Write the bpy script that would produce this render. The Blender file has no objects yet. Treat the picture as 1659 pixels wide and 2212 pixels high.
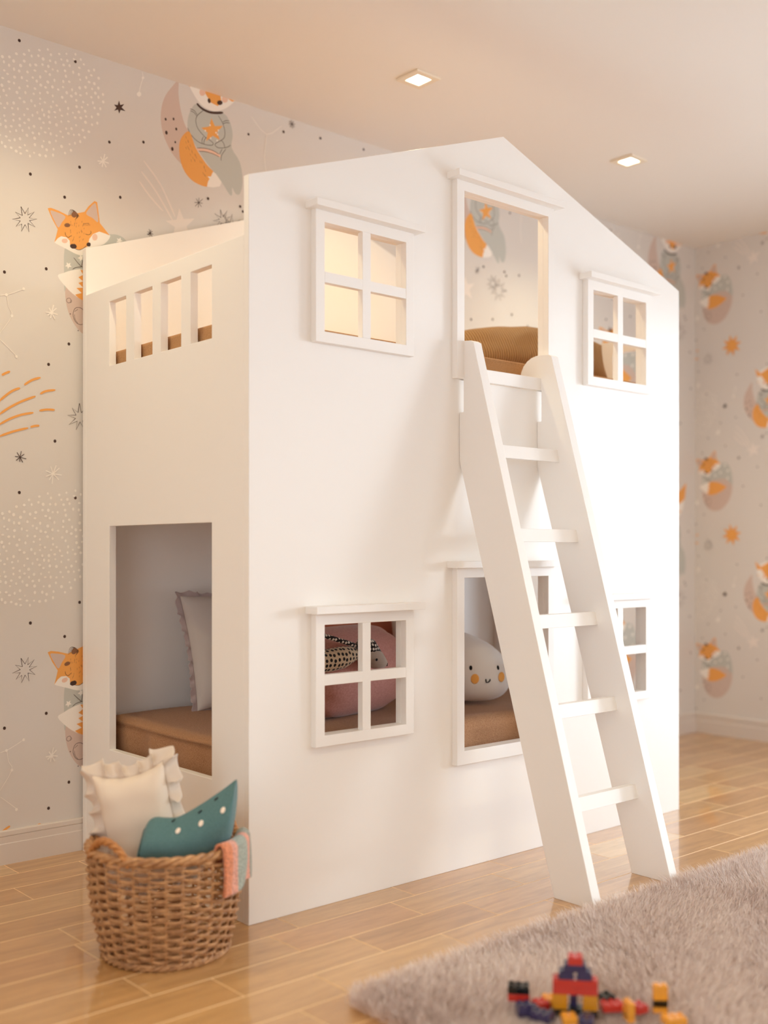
import bpy, bmesh, math, random
from mathutils import Vector, Matrix, noise
import numpy as np
PI = math.pi
random.seed(7)
C = bpy.context.scene.collection
sc = bpy.context.scene

# ------------------------------------------------------------------ camera
cam_d = bpy.data.cameras.new('camera'); cam = bpy.data.objects.new('camera', cam_d); C.objects.link(cam)
sc.camera = cam
FPX = 2365.7
cam.location = (-1.656, -2.437, 1.0)
cam.rotation_euler = (PI/2, 0, math.radians(48.763 - 90))
cam_d.sensor_fit = 'HORIZONTAL'; cam_d.sensor_width = 36
cam_d.lens = FPX/1659*36
cam_d.shift_x = 0.0
cam_d.shift_y = (1191.0-1106.0)/1659
cam_d.clip_start = .02
cam_d.dof.use_dof = True; cam_d.dof.focus_distance = 3.4; cam_d.dof.aperture_fstop = 1.6
# ------------------------------------------------------------------ world, daylight, added fill lights, exposure
w = bpy.data.worlds.new('world'); sc.world = w; w.use_nodes = True
bg = w.node_tree.nodes['Background']; bg.inputs[0].default_value = (.72, .86, 1, 1); bg.inputs[1].default_value = 3.0
EXPOSURE = -0.13
sc.view_settings.view_transform = 'Standard'; sc.view_settings.look = 'None'
sc.view_settings.exposure = EXPOSURE; sc.view_settings.gamma = 1; sc.view_settings.use_curve_mapping = False
DAY = 44.0; LOW = 190.0; SPOT = 2.4; FRONT_FILL = 8.0; LEFT_FILL = 17.0
sc.cycles.max_bounces = 14; sc.cycles.diffuse_bounces = 10; sc.cycles.glossy_bounces = 4
def area(name, loc, rot, sx, sy, power, col):
    l = bpy.data.lights.new(name, 'AREA'); l.shape = 'RECTANGLE'; l.size = sx; l.size_y = sy; l.energy = power; l.color = col
    o = bpy.data.objects.new(name, l); C.objects.link(o); o.location = loc; o.rotation_euler = rot
    return o
# room: x -3.0..3.655, y -3.7..1.0, z 0..2.68 ; daylight comes through the window in the right wall; front and left fill is added
WY0, WY1, WZ0, WZ1 = -2.65, -.60, .06, 1.90
area('daylight_right', (3.82, (WY0+WY1)/2, (WZ0+WZ1)/2), (0, PI/2, 0), WZ1-WZ0, WY1-WY0, DAY, (.80, .90, 1.0))
d_ = Vector((.7, 0, 1.0))-Vector((8.3, -4.2, 1.75))
low = area('low_sun_glow', (8.3, -4.2, 1.75), d_.to_track_quat('-Z', 'Y').to_euler(), 1.3, .45, LOW, (.86, .93, 1.0))
area('fill_light_front', (2.55, -3.86, 1.35), (PI/2, 0, 0), 1.8, 1.4, FRONT_FILL, (.80, .90, 1.0))  # added fill from behind the camera, no known source there

area('fill_light_left', (-3.16, -2.3, 1.15), (0, -PI/2, 0), 1.7, 1.8, LEFT_FILL, (1.0, .94, .84))  # added soft fill to lift the side and the dark bunk interior

# ------------------------------------------------------------------ materials
def lin(c):
    return tuple(((v/255)/12.92 if v/255 <= .04045 else ((v/255+.055)/1.055)**2.4) for v in c) + (1,)
def mat(name, col, rough=.5, spec=.5, emit=None, estr=0, sheen=0, coat=0, noise_bump=None, var=None, metal=0):
    m = bpy.data.materials.new(name); m.use_nodes = True; nt = m.node_tree; b = nt.nodes['Principled BSDF']
    b.inputs['Base Color'].default_value = lin(col); b.inputs['Roughness'].default_value = rough
    b.inputs['Specular IOR Level'].default_value = spec; b.inputs['Metallic'].default_value = metal
    if sheen: b.inputs['Sheen Weight'].default_value = sheen; b.inputs['Sheen Roughness'].default_value = .4
    if coat: b.inputs['Coat Weight'].default_value = coat; b.inputs['Coat Roughness'].default_value = .05
    if emit: b.inputs['Emission Color'].default_value = emit + (1,); b.inputs['Emission Strength'].default_value = estr
    tc = nt.nodes.new('ShaderNodeTexCoord')
    if noise_bump:
        scale, strength, dist = noise_bump
        n = nt.nodes.new('ShaderNodeTexNoise'); n.inputs['Scale'].default_value = scale; n.inputs['Detail'].default_value = 4
        nt.links.new(tc.outputs['Object'], n.inputs['Vector'])
        bp = nt.nodes.new('ShaderNodeBump'); bp.inputs['Strength'].default_value = strength; bp.inputs['Distance'].default_value = dist
        nt.links.new(n.outputs[0], bp.inputs['Height']); nt.links.new(bp.outputs[0], b.inputs['Normal'])
    if var:
        scale, c2 = var
        n = nt.nodes.new('ShaderNodeTexNoise'); n.inputs['Scale'].default_value = scale; n.inputs['Detail'].default_value = 6; n.inputs['Roughness'].default_value = .65
        nt.links.new(tc.outputs['Object'], n.inputs['Vector'])
        r = nt.nodes.new('ShaderNodeValToRGB'); r.color_ramp.elements[0].position = .35; r.color_ramp.elements[1].position = .65
        r.color_ramp.elements[0].color = lin(col); r.color_ramp.elements[1].color = lin(c2)
        nt.links.new(n.outputs[0], r.inputs[0]); nt.links.new(r.outputs[0], b.inputs['Base Color'])
    return m
M = {}
M['paint'] = mat('white_paint', (246, 243, 239), .42, .4)
M['ceiling'] = mat('ceiling_paint', (238, 233, 227), .7, .3)
M['wallpaper'] = mat('wallpaper_ground', (222, 216, 210), .38, .35)
M['base'] = mat('baseboard_paint', (222, 212, 203), .5, .4)
M['plain_wall'] = mat('plain_wall_paint', (232, 230, 226), .7, .3)
for k, c in dict(O=(240, 170, 90), W=(246, 240, 232), G=(196, 197, 190), M=(212, 190, 178), B=(140, 98, 70), K=(74, 52, 44), S=(237, 227, 219), PK=(238, 200, 178)).items():
    M['print_'+k] = mat('wallpaper_print_'+k, c, .38, .35)
M['window_frame'] = mat('window_frame_paint', (240, 240, 238), .4)
M['glass'] = None
g = bpy.data.materials.new('window_glass'); g.use_nodes = True; nt = g.node_tree
for n in list(nt.nodes):
    if n.type == 'BSDF_PRINCIPLED': nt.nodes.remove(n)
tr = nt.nodes.new('ShaderNodeBsdfTransparent'); gl = nt.nodes.new('ShaderNodeBsdfGlossy'); gl.inputs['Roughness'].default_value = .02
mx = nt.nodes.new('ShaderNodeMixShader'); mx.inputs[0].default_value = .06
nt.links.new(tr.outputs[0], mx.inputs[1]); nt.links.new(gl.outputs[0], mx.inputs[2]); nt.links.new(mx.outputs[0], nt.nodes['Material Output'].inputs[0])
M['glass'] = g
M['lamp_ring'] = mat('lamp_frame_paint', (238, 225, 205), .4)
M['lamp_lens'] = mat('lamp_lens', (255, 240, 215), .3, emit=(1.0, .80, .52), estr=28)
M['seam'] = mat('dark_thread', (30, 30, 30), .8)

def fabric(name, col, scale=220, strength=.35, dist=.0006, sheen=.3, ribs=None, col2=None):
    m = mat(name, col, .85, .25, sheen=sheen); nt = m.node_tree; b = nt.nodes['Principled BSDF']
    tc = nt.nodes.new('ShaderNodeTexCoord')
    n = nt.nodes.new('ShaderNodeTexNoise'); n.inputs['Scale'].default_value = scale; n.inputs['Detail'].default_value = 3
    nt.links.new(tc.outputs['Object'], n.inputs['Vector'])
    bp = nt.nodes.new('ShaderNodeBump'); bp.inputs['Strength'].default_value = strength; bp.inputs['Distance'].default_value = dist
    nt.links.new(n.outputs[0], bp.inputs['Height'])
    last = bp
    if ribs:
        axis, freq, rdist = ribs
        wv = nt.nodes.new('ShaderNodeTexWave'); wv.bands_direction = axis; wv.inputs['Scale'].default_value = freq; wv.inputs['Distortion'].default_value = .6; wv.inputs['Detail'].default_value = 1
        nt.links.new(tc.outputs['UV' if False else 'Object'], wv.inputs['Vector'])
        b2 = nt.nodes.new('ShaderNodeBump'); b2.inputs['Strength'].default_value = .9; b2.inputs['Distance'].default_value = rdist
        nt.links.new(wv.outputs[1], b2.inputs['Height']); nt.links.new(bp.outputs[0], b2.inputs['Normal']); last = b2
        if col2:
            r = nt.nodes.new('ShaderNodeValToRGB'); r.color_ramp.elements[0].color = lin(col2); r.color_ramp.elements[1].color = lin(col)
            r.color_ramp.elements[0].position = .1; r.color_ramp.elements[1].position = .6
            nt.links.new(wv.outputs[1], r.inputs[0]); nt.links.new(r.outputs[0], b.inputs['Base Color'])
    elif col2:
        r = nt.nodes.new('ShaderNodeValToRGB'); r.color_ramp.elements[0].color = lin(col2); r.color_ramp.elements[1].color = lin(col)
        r.color_ramp.elements[0].position = .35; r.color_ramp.elements[1].position = .65
        nt.links.new(n.outputs[0], r.inputs[0]); nt.links.new(r.outputs[0], b.inputs['Base Color'])
    nt.links.new(last.outputs[0], b.inputs['Normal'])
    return m
M['brown_cover'] = fabric('brown_waffle_cover', (184, 142, 106), 420, .8, .0012, .12, col2=(152, 108, 76))
M['brown_sheet'] = fabric('brown_sheet', (188, 144, 100), 350, .6, .0008, .1, col2=(168, 122, 80))
M['corduroy'] = fabric('brown_corduroy', (192, 152, 104), 300, .4, .0005, .15, ribs=('X', 40, .006), col2=(136, 92, 52))
M['grey_linen'] = fabric('grey_linen', (206, 198, 192), 260, .3, .0004, .2)
M['grey_frill'] = fabric('mauve_grey_frill', (186, 170, 170), 260, .3, .0004, .2)
M['cream'] = fabric('cream_cotton', (232, 216, 198), 180, .2, .0004, .3)
M['frill'] = fabric('cream_frill', (226, 212, 198), 180, .2, .0004, .3)
M['pink'] = fabric('dusty_pink_velvet', (208, 152, 142), 160, .2, .0005, .4, col2=(196, 138, 128))
M['coral'] = fabric('terracotta_cotton', (198, 116, 88), 160, .2, .0005, .5)
M['plush_white'] = fabric('white_plush', (234, 228, 222), 300, .4, .0006, .5)
M['cheek'] = fabric('orange_felt', (244, 176, 92), 200)
M['black_felt'] = fabric('black_felt', (22, 20, 22), 200)
M['teal'] = fabric('teal_linen', (98, 134, 136), 500, .6, .0008, .2, col2=(80, 114, 118))
M['white_felt'] = fabric('white_felt', (246, 232, 218), 200)
M['plush_grey'] = fabric('grey_plush', (176, 158, 142), 250)
# striped and dotted prints
def stripes(name, cols, scale, axis=0, rough=.85, soft=.02, bump=True):
    m = mat(name, cols[0], rough, .2, sheen=.3); nt = m.node_tree; b = nt.nodes['Principled BSDF']
    tc = nt.nodes.new('ShaderNodeTexCoord'); sx = nt.nodes.new('ShaderNodeSeparateXYZ'); nt.links.new(tc.outputs['UV'], sx.inputs[0])
    r = nt.nodes.new('ShaderNodeValToRGB'); r.color_ramp.interpolation = 'CONSTANT'
    mm = nt.nodes.new('ShaderNodeMath'); mm.operation = 'MULTIPLY'; mm.inputs[1].default_value = scale; nt.links.new(sx.outputs[axis], mm.inputs[0])
    fr = nt.nodes.new('ShaderNodeMath'); fr.operation = 'FRACT'; nt.links.new(mm.outputs[0], fr.inputs[0]); nt.links.new(fr.outputs[0], r.inputs[0])
    n = len(cols); els = r.color_ramp.elements
    els[0].position = 0; els[0].color = lin(cols[0]); els[1].position = 1/n; els[1].color = lin(cols[1])
    for i in range(2, n): e = els.new(i/n); e.color = lin(cols[i])
    nt.links.new(r.outputs[0], b.inputs['Base Color'])
    return m, r
M['striped'], _ = stripes('charcoal_stripes', [(70, 66, 70), (222, 214, 208)], 9, 0)
def dots(name, ground, dot, scale, thr, uv=False):
    m = mat(name, ground, .85, .2, sheen=.3); nt = m.node_tree; b = nt.nodes['Principled BSDF']
    tc = nt.nodes.new('ShaderNodeTexCoord'); v = nt.nodes.new('ShaderNodeTexVoronoi'); v.inputs['Scale'].default_value = scale; v.inputs['Randomness'].default_value = .35
    if uv: v.voronoi_dimensions = '2D'
    nt.links.new(tc.outputs['UV' if uv else 'Object'], v.inputs['Vector'])
    r = nt.nodes.new('ShaderNodeValToRGB'); r.color_ramp.elements[0].position = thr; r.color_ramp.elements[0].color = lin(dot)
    r.color_ramp.elements[1].position = thr+.05; r.color_ramp.elements[1].color = lin(ground)
    nt.links.new(v.outputs['Distance'], r.inputs[0]); nt.links.new(r.outputs[0], b.inputs['Base Color']); return m
M['cream_dots'] = dots('cream_with_dark_dots', (214, 190, 158), (36, 26, 24), 64, .29, True)
M['dark_dots'] = dots('black_with_white_dots', (40, 28, 26), (232, 220, 206), 80, .30, True)

# wood floor
def wood():
    m = bpy.data.materials.new('oak_planks'); m.use_nodes = True; nt = m.node_tree; b = nt.nodes['Principled BSDF']; N = nt.nodes.new; Lk = nt.links.new
    tc = N('ShaderNodeTexCoord'); geo = N('ShaderNodeNewGeometry')
    mul = N('ShaderNodeMath'); mul.operation = 'MULTIPLY'; mul.inputs[1].default_value = 37.0; Lk(geo.outputs['Random Per Island'], mul.inputs[0])
    cmb = N('ShaderNodeCombineXYZ'); Lk(mul.outputs[0], cmb.inputs[0]); Lk(mul.outputs[0], cmb.inputs[1])
    add = N('ShaderNodeVectorMath'); add.operation = 'ADD'; Lk(tc.outputs['Object'], add.inputs[0]); Lk(cmb.outputs[0], add.inputs[1])
    mp = N('ShaderNodeMapping'); mp.inputs['Scale'].default_value = (1.6, 14, 1); Lk(add.outputs[0], mp.inputs[0])
    n1 = N('ShaderNodeTexNoise'); n1.inputs['Scale'].default_value = 2.2; n1.inputs['Detail'].default_value = 6; n1.inputs['Distortion'].default_value = .9; Lk(mp.outputs[0], n1.inputs['Vector'])
    mp2 = N('ShaderNodeMapping'); mp2.inputs['Scale'].default_value = (14, 190, 1); Lk(add.outputs[0], mp2.inputs[0])
    n2 = N('ShaderNodeTexNoise'); n2.inputs['Scale'].default_value = 1.6; n2.inputs['Detail'].default_value = 3; Lk(mp2.outputs[0], n2.inputs['Vector'])
    r1 = N('ShaderNodeValToRGB'); e = r1.color_ramp.elements
    e[0].position = .0; e[0].color = lin((194, 146, 92)); e[1].position = 1; e[1].color = lin((222, 184, 130))
    x = e.new(.45); x.color = lin((206, 162, 106)); x = e.new(.75); x.color = lin((200, 150, 98)); Lk(geo.outputs['Random Per Island'], r1.inputs[0])
    r2 = N('ShaderNodeValToRGB'); r2.color_ramp.elements[0].position = .32; r2.color_ramp.elements[0].color = (.80, .78, .75, 1); r2.color_ramp.elements[1].position = .68; r2.color_ramp.elements[1].color = (1.06, 1.06, 1.06, 1); Lk(n1.outputs[0], r2.inputs[0])
    r3 = N('ShaderNodeValToRGB'); r3.color_ramp.elements[0].position = .3; r3.color_ramp.elements[0].color = (.88, .87, .85, 1); r3.color_ramp.elements[1].position = .6; r3.color_ramp.elements[1].color = (1, 1, 1, 1); Lk(n2.outputs[0], r3.inputs[0])
    a = N('ShaderNodeMixRGB'); a.blend_type = 'MULTIPLY'; a.inputs[0].default_value = 1; Lk(r1.outputs[0], a.inputs[1]); Lk(r2.outputs[0], a.inputs[2])
    c = N('ShaderNodeMixRGB'); c.blend_type = 'MULTIPLY'; c.inputs[0].default_value = 1; Lk(a.outputs[0], c.inputs[1]); Lk(r3.outputs[0], c.inputs[2])
    Lk(c.outputs[0], b.inputs['Base Color']); b.inputs['Roughness'].default_value = .32
    b.inputs['Coat Weight'].default_value = .8; b.inputs['Coat Roughness'].default_value = .06
    bp = N('ShaderNodeBump'); bp.inputs['Strength'].default_value = .25; bp.inputs['Distance'].default_value = .0006; Lk(n2.outputs[0], bp.inputs['Height']); Lk(bp.outputs[0], b.inputs['Normal'])
    return m
M['wood'] = wood()
M['plank_gap'] = mat('plank_gap', (190, 140, 95), .6)
M['edge_highlight'] = mat('plank_edge_highlight', (244, 208, 160), .4)  # paler bevel colour paints in the highlight lines along the seams
M['wicker'] = mat('brown_wicker', (150, 104, 66), .5, .5, var=(45, (204, 156, 108)), noise_bump=(300, .4, .0008))
M['wicker_light'] = mat('light_wicker', (198, 138, 78), .5, .5, var=(60, (168, 108, 60)), noise_bump=(300, .4, .0008))
M['rug_backing'] = mat('rug_backing', (120, 98, 88), .9)
def hair_mat():
    m = bpy.data.materials.new('taupe_pile'); m.use_nodes = True; nt = m.node_tree; b = nt.nodes['Principled BSDF']
    hi = nt.nodes.new('ShaderNodeNewGeometry'); r = nt.nodes.new('ShaderNodeValToRGB'); r.color_ramp.elements[0].color = lin((212, 190, 180)); r.color_ramp.elements[1].color = lin((246, 236, 228))
    nt.links.new(hi.outputs['Random Per Island'], r.inputs[0]); nt.links.new(r.outputs[0], b.inputs['Base Color'])
    b.inputs['Roughness'].default_value = .4; b.inputs['Specular IOR Level'].default_value = .5
    return m
M['pile'] = hair_mat()

# ------------------------------------------------------------------ helpers
class MB:
    def __init__(s): s.v = []; s.f = []; s.mi = []; s.cur = 0; s.uv = None
    def quad(s, *p): 
        i = len(s.v); s.v += [tuple(q) for q in p]; s.f.append(tuple(range(i, i+len(p)))); s.mi.append(s.cur)
    def box(s, x0, x1, y0, y1, z0, z1):
        i = len(s.v); s.v += [(x, y, z) for x in (x0, x1) for y in (y0, y1) for z in (z0, z1)]
        for f in ((0,1,3,2), (4,6,7,5), (0,4,5,1), (2,3,7,6), (0,2,6,4), (1,5,7,3)): s.f.append(tuple(i+k for k in f)); s.mi.append(s.cur)
    def grid(s, pts, closeu=False, closev=False):      # pts[i][j]
        i0 = len(s.v); n = len(pts); m = len(pts[0])
        for r in pts: s.v += [tuple(p) for p in r]
        for a in range(n if closeu else n-1):
            for b in range(m if closev else m-1):
                a2 = (a+1) % n; b2 = (b+1) % m
                s.f.append((i0+a*m+b, i0+a2*m+b, i0+a2*m+b2, i0+a*m+b2)); s.mi.append(s.cur)
    def tube(s, path, r, seg=6, closed=False, flat=1.0, cap=True):
        path = [Vector(p) for p in path]; n = len(path); rings = []; up = Vector((0, 0, 1))
        for i, p in enumerate(path):
            t = (path[(i+1) % n]-path[i-1]) if closed else (path[min(i+1, n-1)]-path[max(i-1, 0)])
            if t.length < 1e-9: t = Vector((0, 0, 1))
            t.normalize(); a = up if abs(t.dot(up)) < .95 else Vector((1, 0, 0))
            u = t.cross(a).normalized(); v = t.cross(u).normalized(); rr = r[i] if isinstance(r, (list, tuple)) else r
            rings.append([p+u*rr*math.cos(2*PI*k/seg)*flat+v*rr*math.sin(2*PI*k/seg) for k in range(seg)])
        s.grid(rings, closeu=closed, closev=True)
        if not closed and cap:
            k0 = len(s.v)-n*seg
            s.f.append(tuple(k0+k for k in range(seg))); s.mi.append(s.cur)
            s.f.append(tuple(len(s.v)-seg+k for k in range(seg))); s.mi.append(s.cur)
    def ell(s, c, rx, ry, rz, n=16, m=10, rot=None, fn=None):
        rings = []
        for i in range(m+1):
            ph = -PI/2+PI*i/m; ring = []
            for k in range(n):
                th = 2*PI*k/n; p = Vector((math.cos(ph)*math.cos(th), math.cos(ph)*math.sin(th), math.sin(ph)))
                q = Vector((p.x*rx, p.y*ry, p.z*rz))
                if fn: q = fn(p, q)
                if rot: q = rot @ q
                ring.append(q+Vector(c))
            rings.append(ring)
        s.grid(rings, closev=True)
    def build(s, name, m, parent=None, smooth=False, bevel=0, solidify=0, subsurf=0, weld=False):
        me = bpy.data.meshes.new(name); me.from_pydata(s.v, [], s.f)
        ms = m if isinstance(m, (list, tuple)) else [m]
        for x in ms: me.materials.append(x)
        if len(ms) > 1: me.polygons.foreach_set('material_index', s.mi)
        bm = bmesh.new(); bm.from_mesh(me)
        if weld or smooth: bmesh.ops.remove_doubles(bm, verts=bm.verts, dist=1e-6)
        if s.uv is None and len(ms) == 1: bmesh.ops.recalc_face_normals(bm, faces=bm.faces)
        bm.to_mesh(me); bm.free()
        if smooth: me.polygons.foreach_set('use_smooth', [True]*len(me.polygons))
        me.update()
        o = bpy.data.objects.new(name, me); C.objects.link(o)
        if parent: o.parent = parent
        if bevel:
            b = o.modifiers.new('b', 'BEVEL'); b.width = bevel; b.segments = 2; b.limit_method = 'ANGLE'; b.angle_limit = .6
        if solidify:
            b = o.modifiers.new('s', 'SOLIDIFY'); b.thickness = solidify; b.offset = 0
        if subsurf:
            b = o.modifiers.new('u', 'SUBSURF'); b.levels = subsurf; b.render_levels = subsurf
        return o
def empty(name, loc=(0, 0, 0), rz=0):
    o = bpy.data.objects.new(name, None); C.objects.link(o); o.location = loc; o.rotation_euler = (0, 0, rz); o.empty_display_size = .05; return o
def tag(o, label=None, cat=None, group=None, kind=None):
    if label: o['label'] = label
    if cat: o['category'] = cat
    if group: o['group'] = group
    if kind: o['kind'] = kind
    return o
def plate(name, outline, holes, t, m, parent, frame, bevel=.0014):
    """board cut from a sheet: outline and holes in its own plane, thickness t, rounded arrises. frame: 'XZ' (a=x,b=z,c=y) or 'YZ' (a=y,b=z,c=x), centre plane at c"""
    cu = bpy.data.curves.new(name, 'CURVE'); cu.dimensions = '2D'; cu.fill_mode = 'BOTH'; cu.extrude = t/2-bevel; cu.bevel_depth = bevel; cu.bevel_resolution = 1; cu.offset = -bevel
    for poly in [outline]+list(holes):
        sp = cu.splines.new('POLY'); sp.points.add(len(poly)-1)
        for i, (a, b) in enumerate(poly): sp.points[i].co = (a, b, 0, 1)
        sp.use_cyclic_u = True
    tmp = bpy.data.objects.new(name, cu); C.objects.link(tmp)
    dg = bpy.context.evaluated_depsgraph_get(); me = bpy.data.meshes.new_from_object(tmp.evaluated_get(dg)); bpy.data.objects.remove(tmp); bpy.data.curves.remove(cu)
    kind, c = frame
    for v in me.vertices:
        a, b, z = v.co
        v.co = (a, c-z, b) if kind == 'XZ' else (c+z, a, b) if kind == 'YZ' else (a, b, c+z)
    me.name = name; me.materials.clear(); me.materials.append(m)
    for p in me.polygons: p.use_smooth = False; p.material_index = 0
    o = bpy.data.objects.new(name, me); C.objects.link(o)
    if parent: o.parent = parent
    return o
def rect(x0, x1, z0, z1): return [(x0, z0), (x1, z0), (x1, z1), (x0, z1)]
def catmull(p, n=4):
    out = []; k = len(p)
    for i in range(k):
        p0, p1, p2, p3 = p[i-1], p[i], p[(i+1) % k], p[(i+2) % k]
        for j in range(n):
            t = j/n
            out.append(tuple(.5*((2*p1[d])+(-p0[d]+p2[d])*t+(2*p0[d]-5*p1[d]+4*p2[d]-p3[d])*t*t+(-p0[d]+3*p1[d]-3*p2[d]+p3[d])*t**3) for d in (0, 1)))
    return out
def smooth_line(p, n=4):
    if len(p) < 3: return p
    out = []
    for i in range(len(p)-1):
        p0 = p[max(i-1, 0)]; p1 = p[i]; p2 = p[i+1]; p3 = p[min(i+2, len(p)-1)]
        for j in range(n):
            t = j/n
            out.append(tuple(.5*((2*p1[d])+(-p0[d]+p2[d])*t+(2*p0[d]-5*p1[d]+4*p2[d]-p3[d])*t*t+(-p0[d]+3*p1[d]-3*p2[d]+p3[d])*t**3) for d in (0, 1)))
    out.append(p[-1]); return out
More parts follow.
